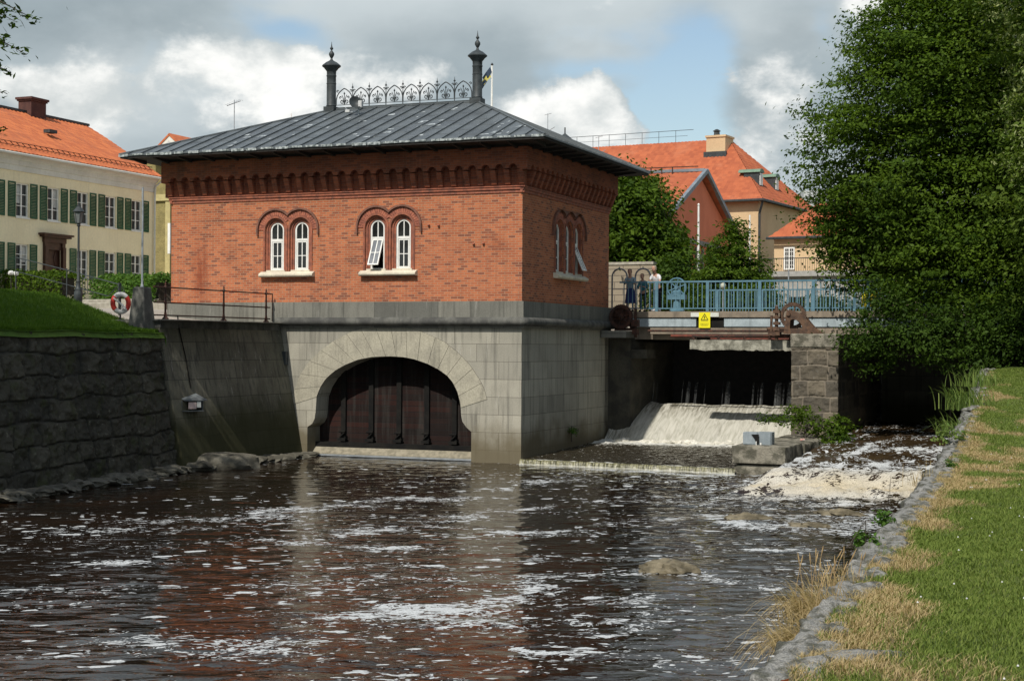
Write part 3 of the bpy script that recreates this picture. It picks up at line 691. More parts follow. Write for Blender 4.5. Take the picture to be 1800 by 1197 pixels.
for fr, cs in ((True, fx[:2]), (True, fx[2:]), (False, sy)):
    def D(a, b_): return (a, b_) if fr else (-b_, -a)
    ax = 'y' if fr else 'x'
    m_ = M(); m_.prism(valley(cs, .725, ZS, 7.42)+valley(cs, .665, ZS, 7.42)[::-1], ax, *D(-.085, .02)); m_.build('hood_mould', mHood, gh)
    m_ = M()
    for k, c_ in enumerate(cs):                       # radial bricks
        n = 21
        for i in range(n):
            a0, a1 = math.pi*(i+.06)/n, math.pi*(i+.94)/n; am = (a0+a1)/2
            xm = c_-.55*math.cos(am)
            if (k > 0 and xm < (cs[k-1]+c_)/2+.02) or (k < len(cs)-1 and xm > (cs[k+1]+c_)/2-.02): continue
            m_.prism([(c_-r_*math.cos(a), ZS+r_*math.sin(a)) for r_, a in ((.47, a0), (.655, a0), (.655, a1), (.47, a1))], ax, *D(-.018-.006*rnd.random(), .01))
    m_.build('arch_bricks', mArchBr, gh)
    m_ = M(); m_.prism(valley(cs[:1], .465, ZS, ZB)+valley(cs[:1], .405, ZS, ZB)[::-1], ax, *D(-.035, .01))
    for c_ in cs[1:]: m_.prism(valley([c_], .465, ZS, ZB)+valley([c_], .405, ZS, ZB)[::-1], ax, *D(-.035, .01))
    m_.build('roll_order', mMould, gh)
    sill = M(); lo, hi = cs[0]-.56, cs[-1]+.56
    pr = [(-.16, 6.0), (-.20, 6.04), (-.20, 6.10), (-.05, 6.185), (.24, 6.215), (.24, 6.0)]
    if fr: sill.prism(pr, 'x', lo, hi)
    else: sill.prism([(-p[0], p[1]) for p in pr], 'y', lo, hi)
    for c_ in cs:
        (sill.box(c_-.36, c_+.36, -.02, .2, 6.18, 6.24) if fr else sill.box(-.2, .02, c_-.36, c_+.36, 6.18, 6.24))
    sill.build('sill', mSill, gh, bevel=.008)
for (x, z) in ((-1.66, 6.98), (-1.32, 6.99), (-3.25, 7.62), (-2.9, 7.6)):
    m_ = M(); m_.path([(x, .02, z), (x, -.05, z), (x, -.08, z+.02)], [.035, .04, .03], 8); m_.build('wall_anchor', mMould, gh, smooth=True)
# string course and corbelled frieze
sc = [(0.05, 8.60), (-.03, 8.60), (-.03, 8.68), (-.07, 8.70), (-.07, 8.76), (-.10, 8.78), (-.10, 8.81), (.05, 8.81)]
m_ = M(); m_.prism(sc, 'x', -W_-.05, .07); m_.prism([(-p[0], p[1]) for p in sc], 'y', -.07, L_+.05); m_.prism([(-W_+p[0], p[1]) for p in sc], 'y', -.07, L_+.05)
m_.build('string_course', mMould, gh)
PJ = .26
def frieze(fr, length, n):
    m_ = M(); sp = length/n
    def B(a0, a1, d0, d1, z0, z1): (m_.box(a0, a1, d0, d1, z0, z1) if fr else m_.box(-d1, -d0, a0, a1, z0, z1))
    if fr: m_.prism([(-W_, 8.81), (0, 8.81), (0, 10.0), (-W_, 10.0)], 'y', 0, .3)
    else: m_.prism([(.301, 8.81), (L_, 8.81), (L_, 10.0), (.301, 10.0)], 'x', -.3, 0)
    # arcade plate
    a0 = (-W_-PJ) if fr else -.0; lo = -W_ if fr else 0
    pts = [((-W_-PJ) if fr else .0-PJ+.003, 9.30)]
    for i in range(n):
        s0 = lo+sp*(i+.19); s1 = lo+sp*(i+.81); c_ = (s0+s1)/2; r = (s1-s0)/2
        pts += [(c_-r*math.cos(math.pi*k/8), 9.34+r*math.sin(math.pi*k/8)) for k in range(9)]
    hi = (0+PJ) if fr else L_+PJ
    pts += [(hi, 9.30), (hi, 10.02), (pts[0][0], 10.02)]
    d = (-PJ, -.001) if fr else (.001, PJ-.002)
    m_.prism(pts, 'y' if fr else 'x', *d)
    for i in range(n+1):
        c_ = lo+sp*i; w_ = sp*.19; pr = [(.0, 8.82), (-.09, 8.86), (-PJ+.004, 9.27), (-PJ+.004, 9.299), (0, 9.299)]
        if i == 0 and not fr: continue
        if fr: m_.prism(pr, 'x', c_-w_, c_+w_)
        else: m_.prism([(-p[0], p[1]) for p in pr], 'y', c_-w_, c_+w_)
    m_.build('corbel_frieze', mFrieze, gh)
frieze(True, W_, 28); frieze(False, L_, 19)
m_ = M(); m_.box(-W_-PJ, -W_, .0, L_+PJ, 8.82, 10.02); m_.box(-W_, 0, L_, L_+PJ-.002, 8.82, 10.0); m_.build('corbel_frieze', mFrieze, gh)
# roof
EO = 1.2; E = [(-W_-1.35, -EO), (EO, -EO), (EO, L_+EO), (-W_-1.35, L_+EO)]; ZE = 10.22; ZR = 12.28; RA = (-9.25, L_/2); RB = (-3.45, L_/2)
v = [(x, y, ZE) for x, y in E]+[(RA[0], RA[1], ZR), (RB[0], RB[1], ZR)]
m_ = M(); m_.add(v+[(x, y, ZE-.05) for x, y in E], [(0, 1, 5, 4), (1, 2, 5), (2, 3, 4, 5), (3, 0, 4), (6, 7, 1, 0), (7, 8, 2, 1), (8, 9, 3, 2), (9, 6, 0, 3), (9, 8, 7, 6)])
def plane_z(p, side):
    pass
def on_front(x, f):                                   # point on the front slope, f along the slope
    y = -EO+f*(L_/2+EO); return (x, y, ZE+f*(ZR-ZE))
def fmax(x):
    if x < RA[0]: return (x-E[0][0])/(RA[0]-E[0][0])
    if x > RB[0]: return (E[1][0]-x)/(E[1][0]-RB[0])
    return 1.0
x = E[0][0]+.35; i = 0; rnd = random.Random(9)
m_r = m_
while x < E[1][0]-.1:
    f1 = fmax(x); p0 = Vector(on_front(x, 0)); p1 = Vector(on_front(x, f1)); up = Vector((0, -.37, .93))
    m_r.bar(p0+up*.015, p1+up*.015, .022, .06)
    # back slope
    q0 = Vector((x, L_+EO-(p0.y+EO), p0.z)); q1 = Vector((x, L_+EO-(p1.y+EO), p1.z)); m_r.bar(q0+Vector((0, 0, .015)), q1+Vector((0, 0, .015)), .022, .06)
    nx = x+.565; k = 1
    ff = .12+.25*(i % 2)*.5+rnd.uniform(-.04, .04)
    while ff < min(f1, fmax(min(nx, E[1][0]-.01)))-.03:
        a = Vector(on_front(x+.02, ff)); b_ = Vector(on_front(nx-.02, ff+rnd.uniform(-.004, .004))); m_r.bar(a, b_, .03, .012); ff += .235+rnd.uniform(-.05, .05)
    x = nx; i += 1
y = -EO+.35
while y < L_+EO-.1:
    for sx, ex, rx in ((1, EO, RB[0]), (-1, E[0][0], RA[0])):
        f1 = 1-abs(y-L_/2)/(L_/2+EO); f1 = max(.03, f1)
        m_r.bar((ex, y, ZE+.015), (ex+(rx-ex)*f1, y, ZE+(ZR-ZE)*f1+.015), .022, .06)
    y += .565
for a, b_ in ((v[0], v[4]), (v[1], v[5]), (v[2], v[5]), (v[3], v[4]), (v[4], v[5])): m_r.path([Vector(a)+Vector((0, 0, .02)), Vector(b_)+Vector((0, 0, .02))], .035, 6)
roof = m_r.build('roof', mZinc, gh)
m_ = M(); x = E[0][0]
while x < EO-.02:
    l = .565*rnd.uniform(.6, 1.0); m_.box(x, min(EO, x+l), -EO-.012, -EO+rnd.uniform(.05, .12), ZE-.03-.04*rnd.random(), ZE+.022); x += .565
m_.build('drip_edge', mZincEdge, roof)
m_ = M()
for _ in range(46):
    x = rnd.uniform(-11, 0); f = rnd.uniform(.1, .85)*fmax(x)
    a = Vector(on_front(x, f)); up = Vector((0, -.001, .006)); l = rnd.uniform(.05, .38); h = rnd.uniform(.012, .05)
    b1 = Vector(on_front(x+l, f+rnd.uniform(-.01, .01))); c1 = Vector(on_front(x+l*.8, f+h)); d1 = Vector(on_front(x+l*.2, f+h*.8))
    M().add([a+up, b1+up, c1+up, d1+up], [(0, 1, 2, 3)]).build('repair_patch', mat('bare_sheet', (.46, .50, .51), (.20, .23, .24), rough=.5, ns=8), roof)
m_ = M(); m_.box(E[0][0]+.04, EO-.04, -EO+.03, -PJ-.0, ZE-.12, ZE-.055); m_.box(PJ, EO-.04, -PJ, L_+EO-.04, ZE-.12, ZE-.055); m_.box(E[0][0]+.04, PJ, L_+PJ, L_+EO-.04, ZE-.12, ZE-.055); m_.box(E[0][0]+.04, -W_-PJ, -PJ, L_+PJ, ZE-.12, ZE-.055)
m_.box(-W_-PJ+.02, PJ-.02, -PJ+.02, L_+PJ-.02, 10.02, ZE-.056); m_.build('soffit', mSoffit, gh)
for x in np.arange(-W_-.9, EO-.1, .93):
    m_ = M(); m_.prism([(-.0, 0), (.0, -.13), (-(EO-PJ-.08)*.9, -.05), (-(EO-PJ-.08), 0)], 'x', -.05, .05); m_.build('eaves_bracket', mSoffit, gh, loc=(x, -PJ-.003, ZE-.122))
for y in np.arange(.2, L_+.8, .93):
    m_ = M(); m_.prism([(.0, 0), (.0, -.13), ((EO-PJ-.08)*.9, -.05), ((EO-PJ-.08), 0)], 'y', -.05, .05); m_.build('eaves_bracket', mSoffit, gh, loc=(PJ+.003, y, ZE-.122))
for k, (cx, cy) in enumerate((RA, RB)):
    m_ = M(); z = ZR
    m_.box(cx-.21, cx+.21, cy-.21, cy+.21, z-.25, z+.12)
    m_.lathe([(.17, z+.12), (.19, z+.16), (.172, z+.20), (.172, z+.95), (.182, z+.96), (.182, z+.98), (.17, z+.99), (.17, z+1.22), (.185, z+1.24), (.185, z+1.27), (.17, z+1.28), (.175, z+1.42), (.24, z+1.50), (.27, z+1.54), (.345, z+1.60), (.345, z+1.63), (.33, z+1.645), (.20, z+1.75), (.10, z+1.80), (.05, z+1.84)], (cx, cy), 16)
    st_ = m_.build('vent_stack', mIron, gh, smooth=True)
    m_ = M(); m_.lathe([(.05, z+1.84), (.035, z+1.90), (.06, z+1.94), (.10, z+2.02), (.095, z+2.09), (.05, z+2.15), (.03, z+2.18), (.028, z+2.20), (.06, z+2.24), (.062, z+2.27), (.03, z+2.31), (.014, z+2.40), (.006, z+2.50)], (cx, cy), 12); m_.build('finial', mIron, st_, smooth=True)
# ridge cresting
cr = M(); x0, x1 = RA[0]+.2, RB[0]-.2; npan = 8; sp = (x1-x0)/npan; cy = L_/2; z = ZR+.04
cr.bar((x0, cy, z+.03), (x1, cy, z+.03), .03, .03); cr.bar((x0, cy, z+.13), (x1, cy, z+.13), .02, .02)
def spiral(m_, c, r0, r1, a0, a1, n=14, th=.018, flip=1):
    m_.path([(c[0]+flip*(r0+(r1-r0)*i/n)*math.cos(a0+(a1-a0)*i/n), cy, c[1]+(r0+(r1-r0)*i/n)*math.sin(a0+(a1-a0)*i/n)) for i in range(n+1)], th, 5)
for i in range(npan):
    c_ = x0+sp*(i+.5); h = z+.13
    for f in (1, -1):
        w_ = sp/2
        cr.path([(c_+f*w_*.98, cy, h), (c_+f*w_*.97, cy, h+.20), (c_+f*w_*.86, cy, h+.34), (c_+f*w_*.62, cy, h+.46), (c_+f*w_*.30, cy, h+.545), (c_, cy, h+.60)], .021, 5)
        spiral(cr, (c_+f*.085, h+.125), .075, .02, -1.6, 4.4, flip=f); spiral(cr, (c_+f*.15, h+.28), .05, .015, -1.2, 4.0, 10, flip=f)
        cr.path([(c_, cy, h), (c_+f*.05, cy, h+.25), (c_+f*.10, cy, h+.36)], .014, 5); spiral(cr, (c_+f*(w_-.06), h+.50), .05, .015, 2.8, -2.2, 10, flip=f)
        spiral(cr, (c_+f*.045, h+.06), .03, .03, 0, 6.28, 8, .008)
    cr.path([(c_, cy, h), (c_, cy, h+.44)], .014, 5); cr.lathe([(.004, h+.36), (.03, h+.40), (.035, h+.42), (.004, h+.47)], (c_, cy), 8)
crest = cr.build('ridge_cresting', mIron, gh)
for i in range(1, npan):
    c_ = x0+sp*i; m_ = M(); m_.lathe([(.03, z), (.018, z+.05), (.014, z+.60), (.03, z+.62), (.014, z+.65), (.012, z+.72), (.04, z+.76), (.014, z+.80), (.004, z+.90)], (c_, cy), 8); m_.bar((c_-.05, cy, z+.74), (c_+.05, cy, z+.74), .012, .012); m_.build('crest_post', mIron, crest, smooth=True)
# satellite receiver on the roof
P = Vector(on_front(-7.55, .80)); dish = thing('roof_receiver', 'small steel satellite receiver standing on the grey metal roof beside the left stack', 'receiver', g2w(*P), GR)
m_ = M(); m_.path([(0, 0, 0), (0, 0, .42)], .03, 8); m_.path([(0, 0, .1), (-.4, -.05, .12), (-.5, -.05, .3)], .02, 6); m_.path([(0, 0, .3), (.16, 0, .34)], .03, 6); m_.build('mast', mSteel, dish)
m_ = M(); m_.lathe([(.01, 0), (.12, .02), (.20, .06), (.24, .12), (.23, .125), (.12, .04), (.01, .02)], (0, 0), 16); d_ = m_.build('dish', mIron, dish, smooth=True, loc=(-.12, -.05, .40)); d_.rotation_euler = (R(70), 0, R(40))
m_ = M(); m_.box(-.48, -.30, -.12, .02, .10, .20); m_.box(.02, .16, -.08, .06, .26, .50); m_.build('housing', mat('pale_metal', (.55, .56, .55), (.4, .4, .4), rough=.5), dish, bevel=.01)
# small box at wall joint
M().box(-8.62, -8.45, -.02, -.18, 3.05, 3.50).build('bracket_box', mIron, gh)
# ------------------------------------------------------------ left quay
def leafcol(name, a, b, tr=.35): return leaf_mat(name, a, b, tr)
lGreen = leafcol('leaf_green', (.020, .048, .004), (.098, .160, .014)); lDark = leafcol('leaf_dark', (.017, .040, .005), (.055, .100, .012)); lHedge = leafcol('leaf_hedge', (.04, .10, .015), (.11, .20, .035))
lLime = leafcol('leaf_lime', (.035, .070, .008), (.125, .180, .028)); lBloss = leafcol('leaf_blossom', (.26, .32, .12), (.36, .40, .18)); mBark = mat('bark', (.055, .045, .035), (.03, .026, .02), ns=5, bs=20, bump=.8)
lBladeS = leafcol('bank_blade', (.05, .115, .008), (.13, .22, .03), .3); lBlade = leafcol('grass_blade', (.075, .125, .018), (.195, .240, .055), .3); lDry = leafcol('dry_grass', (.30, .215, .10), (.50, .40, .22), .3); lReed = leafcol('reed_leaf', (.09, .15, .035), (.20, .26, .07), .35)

# wing wall: battered ashlar running from the gatehouse towards the camera
wing = thing('wing_wall', 'streaked grey ashlar quay wall left of the arch with mossy foot', 'wall', GO, GR)
xw = -8.75; m_ = M()
bt = .205
pf = [(-12.9, -1.2), (xw+bt*5.6, -1.2), (xw, 4.2), (-12.9, 4.2)]
m_.prism(pf, 'y', -7.0, -.003); m_.build('wall_face', mWing, wing)
m_ = M(); 
for i in range(6): m_.box(xw-.62, xw+.03, -7.0+i*1.163, -7.0+(i+1)*1.163-.012, 4.2, 4.47)
m_.build('coping', mRoll, wing, bevel=.015)
m_ = M(); m_.path([(xw-.02, -6.05, 4.6), (xw+.02, -6.05, 4.25), (xw+.25, -6.0, 3.3), (xw+.40, -5.95, 2.4)], .022, 6); m_.build('cable', mBlack, wing)
# rough masonry wall
P0 = np.array([-12.95, 38.9]); A = g2w(xw+.02, -7.0); A = np.array(A[:2]); Bp = np.array([-12.85, 36.7]); dirw = (Bp-A)/np.linalg.norm(Bp-A); Bend = A+dirw*25
rw = thing('rubble_wall', 'dark rubble stone retaining wall under the shaded grass bank', 'wall')
stonewall('wall_face', Bend, A, -1.0, 4.02, .16, mRough, rw, cw=1.05, ch=.58, relief=.09, res=.034, seed=4, irr=.22)
nrm = np.array([-dirw[1], dirw[0]]);  nrm = nrm if nrm[0] > 0 else -nrm
rs = np.random.RandomState(2)
for i in range(34):
    s_ = .2+i*.62+rs.rand()*.25; p = A+dirw*s_+nrm*(.78+.12*rs.rand()); sz = (.26+.16*rs.rand(), .36+.2*rs.rand(), .10+.07*rs.rand())
    m_ = M(); rock_mesh(m_, (0, 0, 0), sz, i+60, 3, .34, 2.5); m_.build('footing_boulder', mBould, rw, smooth=True, loc=(p[0], p[1], .06), rotz=rs.rand()*3)
for i in range(9):
    s_ = -.8-i*.75; q = g2w(xw+.98+.1*rs.rand(), -6.4+i*.78)
    m_ = M(); rock_mesh(m_, (0, 0, 0), (.34+.15*rs.rand(), .42, .20-.012*i), i+160, 3, .3, 2.6); m_.build('footing_boulder', mBould, rw, smooth=True, loc=(q[0], q[1], .05), rotz=GR)
p = g2w(xw+1.35, -5.6); m_ = M(); rock_mesh(m_, (0, 0, 0), (1.0, .62, .34), 77, 3, .15); setp(m_.build('boulder', mBould, None, smooth=True, loc=(p[0], p[1], .12), rotz=.3), 'big pale flat-topped boulder at the foot of the streaked quay wall', 'boulder')

# grass bank (shaded) over the rubble wall
mLawnL, t, b = new_mat('bank_grass')
oc = t.node('ShaderNodeTexCoord').outputs['Object']
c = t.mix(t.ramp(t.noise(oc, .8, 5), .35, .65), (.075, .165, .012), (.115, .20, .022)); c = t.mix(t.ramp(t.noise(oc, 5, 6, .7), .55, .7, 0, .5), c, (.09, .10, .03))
c = t.mix(1.0, c, t.ramp(t.noise(oc, 40, 4, .8), .3, .7, .6, 1.25), 'MULTIPLY')
t.put(b.inputs['Base Color'], c); b.inputs['Roughness'].default_value = .9; t.put(b.inputs['Normal'], t.bump(t.noise(oc, 35, 5, .8), .9, .05))
nl = -nrm
s_ax = np.r_[np.linspace(-16, 4, 90), np.linspace(4.3, 40, 120)]; d_ax = np.r_[np.linspace(-.12, 9, 90), np.linspace(9.4, 45, 30)]
Sg, Dg = np.meshgrid(s_ax, d_ax)
def bank_z(s, d): 
    z = 4.06+.225*np.minimum(d, 5.6)+.03*np.maximum(d-5.6, 0)
    return z+.05*pn(s*.5, d*.5, 3)+.02*pn(s*2.1, d*2.1, 8)
def edge_s(d): return -.15-.55*np.maximum(d-.3, 0)-.02*d*d
smin = edge_s(Dg); Sq = np.maximum(Sg, smin)
Zq = bank_z(Sq, np.maximum(Dg, 0)); Zq = np.where(Sg < smin-.3, Zq-np.minimum((smin-Sg-.3)*2, 1.5), Zq); Zq = np.where(Dg < -.08, Zq-.16, Zq)
XX = A[0]+dirw[0]*Sq+nl[0]*Dg; YY = A[1]+dirw[1]*Sq+nl[1]*Dg
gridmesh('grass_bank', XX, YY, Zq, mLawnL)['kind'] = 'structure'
rs = np.random.RandomState(31); nb = 150000
d_ = np.where(rs.rand(nb) < .2, rs.rand(nb)*.3-.02, 6.5*rs.rand(nb)**1.2); s_ = edge_s(np.maximum(d_, 0))+(16.5-edge_s(np.maximum(d_, 0)))*rs.rand(nb)
Xb = A[0]+dirw[0]*s_+nl[0]*d_; Yb = A[1]+dirw[1]*s_+nl[1]*d_; Zb = bank_z(s_, np.maximum(d_, 0))-.02-np.where(d_ < -.02, .10, 0); an = rs.rand(nb)*6.28; hb = .05+.07*rs.rand(nb)
Db = np.stack([np.cos(an), np.sin(an), 0*an], 1)*(hb*.6)[:, None]+np.where(d_ < .05, 1, 0)[:, None]*np.array([nrm[0], nrm[1], -.9])*(hb*.9)[:, None]; Sb = np.stack([-np.sin(an), np.cos(an), 0*an], 1)*.008; Bb = np.stack([Xb, Yb, Zb], 1)
Vb = np.stack([Bb-Sb, Bb+Sb, Bb+Db+np.array([0, 0, 1])*hb[:, None]+Sb*.2, Bb+Db+np.array([0, 0, 1])*hb[:, None]-Sb*.2], 1).reshape(-1, 3)
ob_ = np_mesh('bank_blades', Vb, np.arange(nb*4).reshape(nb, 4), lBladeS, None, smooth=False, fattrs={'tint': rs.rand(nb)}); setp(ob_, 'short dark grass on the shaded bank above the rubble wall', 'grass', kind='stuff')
def bank_pt(px, py_unused, Y):                        # top of the bank under a given photo column
    d = ray(px, 600); X0 = d[0]/d[1]*Y; q = np.array([X0, Y])-A; s = q@dirw; dd = q@nl
    return X0, Y, float(bank_z(np.array([s]), np.array([max(dd, 0)]))[0])
# quay pavement and ground to the town side
Dg2, Tg = np.meshgrid(np.r_[np.linspace(-1, 14, 60), np.linspace(15, 60, 20)], np.r_[np.linspace(0, 1, 20)**1.0])
s0 = edge_s(np.maximum(Dg2, 0))+.25; Sq = s0+(-62-s0)*Tg
XX = A[0]+dirw[0]*Sq+nl[0]*Dg2; YY = A[1]+dirw[1]*Sq+nl[1]*Dg2
gxl_, gyl_ = w2g(XX, YY)
Zg_ = 4.42+.043*np.maximum(YY-46, 0)*sstep(-9, -16, gxl_)+.004*np.maximum(YY-46, 0)
gridmesh('quay_paving', XX, YY, Zg_, mPaving)['kind'] = 'structure'
m_ = M(); m_.box(xw-5, xw-.6, -7.0, -.1, 4.1, 4.455); m_.build('quay_pavement', mPaving, None, loc=GO, rotz=GR)['kind'] = 'structure'
# far ground sheet
m_ = M(); m_.add([(-700, 68, 4.35), (900, 68, 4.35), (900, 1200, 4.35), (-700, 1200, 4.35)], [(0, 1, 2, 3)]); m_.build('ground', mGround)['kind'] = 'structure'
m_ = M(); m_.add([(-700, -30, 4.1), (-40, -30, 4.1), (-40, 68.2, 4.33), (-700, 68.2, 4.33)], [(0, 1, 2, 3)]); m_.build('ground', mGround)['kind'] = 'structure'

# iron railing on the quay
rl = thing('quay_railing', 'rusty dark iron railing on top of the streaked quay wall', 'railing', GO, GR)
ps = [(-6.35), (-3.15), (-.55)]
m_ = M()
for z in (.96, .50, .12): m_.path([(xw-.25, -6.95, 4.47+z), (xw-.25, -.15 if z > .9 else -.3, 4.47+z)], .021, 6)
m_.path([(xw-.25, -.15, 4.47+.96), (xw-.25, -.15, 4.5)], .018, 6); m_.build('rail', mRust, rl)
for y in ps:
    m_ = M(); m_.lathe([(.10, 4.47), (.10, 4.50), (.05, 4.55), (.045, 4.62), (.032, 4.70), (.032, 4.92), (.045, 4.95), (.045, 5.0), (.032, 5.03), (.026, 5.38), (.045, 5.41), (.045, 5.46), (.02, 5.49), (.03, 5.53), (.006, 5.60)], (xw-.25, y), 10); m_.build('post', mRust, rl, smooth=True)
p = g2w(xw-.45, -7.25)
ob = thing('stone_bollard', 'tapering dark stone bollard carrying a thin grey pole, beside the rusty railing', 'bollard', (p[0], p[1], 4.0), GR)
m_ = M(); m_.add([(-.31, -.31, 0), (.31, -.31, 0), (.31, .31, 0), (-.31, .31, 0), (-.19, -.19, 1.40), (.19, -.19, 1.40), (.19, .19, 1.40), (-.19, .19, 1.40)], [(3, 2, 1, 0), (4, 5, 6, 7), (0, 1, 5, 4), (1, 2, 6, 5), (2, 3, 7, 6), (3, 0, 4, 7)]); m_.build('stone', mRoll, ob, bevel=.02)
m_ = M(); m_.path([(0, 0, 1.38), (0, 0, 1.5), (.0, 0, 4.35)], [.06, .032, .03], 8); m_.build('pole', mSteel, ob)
# feeding box hung on the wing wall
q = on_g(328, 722, -6.0); p = g2w(xw+.47, -6.15)
fb = thing('nest_box', 'open-fronted grey metal box with papers fixed low on the streaked quay wall', 'box', (p[0], p[1], 2.02), GR+R(62))
m_ = M(); m_.box(-.36, .36, -.28, .30, -.30, -.27); m_.box(-.36, -.335, -.22, .30, -.27, .02); m_.box(-.335, .335, .27, .30, -.27, .1); m_.box(.335, .36, -.22, .30, -.27, .02)
m_.build('shell', mat('dull_metal', (.10, .11, .11), (.06, .07, .07), rough=.5), fb)
m_ = M(); m_.add([(-.38, .30, .22), (.36, .30, .22), (.46, -.30, .02), (-.30, -.30, .02), (-.38, .30, .24), (.36, .30, .24), (.46, -.30, .04), (-.30, -.30, .04)], [(3, 2, 1, 0), (4, 5, 6, 7), (0, 1, 5, 4), (1, 2, 6, 5), (2, 3, 7, 6), (3, 0, 4, 7)]); m_.build('lid', mat('lid_metal', (.16, .18, .185), (.11, .12, .125), rough=.45), fb)
m_ = M(); m_.box(-.38, .22, .26, .31, .34, .42); m_.box(-.38, -.33, .26, .31, .18, .34); m_.box(.17, .22, .26, .31, .18, .34); m_.build('bracket', mSteel, fb)
m_ = M(); m_.box(-.16, .10, -.28, -.265, -.22, -.02); m_.build('notice', mat('paper_pink', (.55, .42, .40), (.4, .32, .3)), fb); m_ = M(); m_.box(.12, .25, -.28, -.265, -.18, .0); m_.build('notice', mat('paper_grey', (.5, .52, .5), (.36, .4, .38)), fb)

# street lamp on the bank
X0, Y0, z0 = bank_pt(137, 0, 50.6); zb_ = at(137, 530, 50.6)[2]
lp = thing('street_lamp', 'black lantern street lamp standing on the grass bank before the yellow house', 'lamp', (X0, Y0, min(zb_, z0)))
H = at(137, 357, 50.6)[2]-min(zb_, z0)
m_ = M(); m_.lathe([(.13, -.3), (.13, .0), (.14, .02), (.14, .30), (.115, .36), (.125, .40), (.08, .45), (.065, .62), (.075, .66), (.045, .70), (.038, 1.6), (.034, H-.78), (.07, H-.74), (.04, H-.70), (.09, H-.66)], (0, 0), 12); m_.build('post', mIron, lp, smooth=True)
m_ = M(); m_.lathe([(.10, H-.66), (.165, H-.30), (.16, H-.30), (.095, H-.66)], (0, 0), 6); m_.build('glass', mat('lamp_glass', (.20, .22, .22), (.14, .15, .15), rough=.15, spec=.6), lp)
m_ = M(); m_.lathe([(.185, H-.31), (.20, H-.28), (.12, H-.19), (.07, H-.13), (.07, H-.08), (.03, H-.06), (.035, H-.02), (.005, H+.04)], (0, 0), 12)
for k in range(6):
    a = 2*math.pi*k/6; m_.path([(.10*math.cos(a), .10*math.sin(a), H-.66), (.17*math.cos(a), .17*math.sin(a), H-.30)], .012, 5)
m_.build('cap', mIron, lp)
# lifebuoy
q = at(212, 556, 46.6); lb = thing('lifebuoy', 'red and white lifebuoy hanging on a short post at the grass bank corner', 'lifebuoy', q)
m_ = M(); m_.path([(0, .12, -.4), (0, .12, 1.15)], .03, 6); m_.path([(-.02, .10, 1.12), (-.16, .03, .78)], .012, 5); m_.path([(.0, .10, 1.12), (.14, .03, .80)], .012, 5); m_.build('post', mIron, lb)
mRed = mat('buoy_red', (.55, .045, .03), (.45, .035, .025), rough=.5, bump=.05); mBw = mat('buoy_white', (.62, .62, .60), (.5, .5, .48), rough=.6)
RB_, rb_ = .285, .085
for k in range(4):
    a0 = R(45+90*k); pts = [(RB_*math.cos(a0+R(90)*i/10)*.92, 0, .45+RB_*1.05*math.sin(a0+R(90)*i/10)) for i in range(11)]
    m_ = M(); m_.path(pts, rb_, 10); m_.build('ring_segment', mBw if k % 2 == 0 else mRed, lb, smooth=True)
m_ = M(); m_.path([(-.25, -.06, .62), (.05, -.10, .38), (.17, -.08, .22)], .035, 6); m_.path([(.0, -.12, .30), (.12, -.12, .25), (.16, -.1, .32), (.02, -.11, .36)], .025, 6, closed=True); m_.build('rope', mBw, lb)
lb.rotation_euler = (0, 0, R(20)); lb.scale = (.88, .88, .88)
# sloping handrail
hr = thing('stair_handrail', 'thin grey handrail sloping down past the street lamp towards the lifebuoy', 'railing')
def bp(px, py, Y): return tuple(at(px, py, Y))
m_ = M(); Ys = (56, 54.5, 53)
a, b_, c = bp(28, 452.6, 56), bp(117.6, 475, 54.5), bp(209, 500, 53); m_.path([a, b_, c], .018, 6)
d, e, f = bp(28, 477, 56), bp(117.6, 500.5, 54.5), bp(190.5, 520.7, 53.3); m_.path([d, e, f], .016, 6); m_.path([c, f], .016, 6); m_.build('rail', mIron, hr)
for p_, lo in ((a, 1.35), (b_, 1.1), (c, 1.0)):
    m_ = M(); m_.path([(p_[0], p_[1], p_[2]+.06), (p_[0], p_[1], p_[2]-lo-.5)], .022, 6); m_.build('post', mIron, hr)
ir = thing('landing_railing', 'short dark picket railing in front of the lower windows of the yellow house', 'railing')
m_ = M(); pts = [bp(145, 489, 70), bp(172, 491, 69)]; lo = [bp(145, 516, 70), bp(172, 516, 69)]; m_.path(pts, .02, 5); m_.path(lo, .02, 5); m_.build('rail', mIron, ir)
for i in range(7):
    f_ = i/6; p_ = [pts[0][k]*(1-f_)+pts[1][k]*f_ for k in range(3)]; q_ = [lo[0][k]*(1-f_)+lo[1][k]*f_ for k in range(3)]; m_ = M(); m_.path([p_, q_], .014, 5); m_.build('picket', mIron, ir)
# steps and kerbs
for (x0, y0, x1, y1, Y, h, lab) in ((120, 527, 272, 533, 63, .16, 'upper pale stone step running below the clipped hedge'), (122, 532.5, 292, 538, 60, .17, 'lower pale stone step beside the lifebuoy')):
    p_, q_ = at(x0, y0, Y+1.5), at(x1, y1, Y-1.0)
    m_ = M(); dv = Vector((q_[0]-p_[0], q_[1]-p_[1], 0)); L0 = dv.length; m_.box(0, L0, 0, 1.6, -.8, 0); o = m_.build('stone_step', mKerb, None, loc=(p_[0], p_[1], p_[2]), rotz=math.atan2(dv.y, dv.x), bevel=.02); setp(o, lab, 'step')

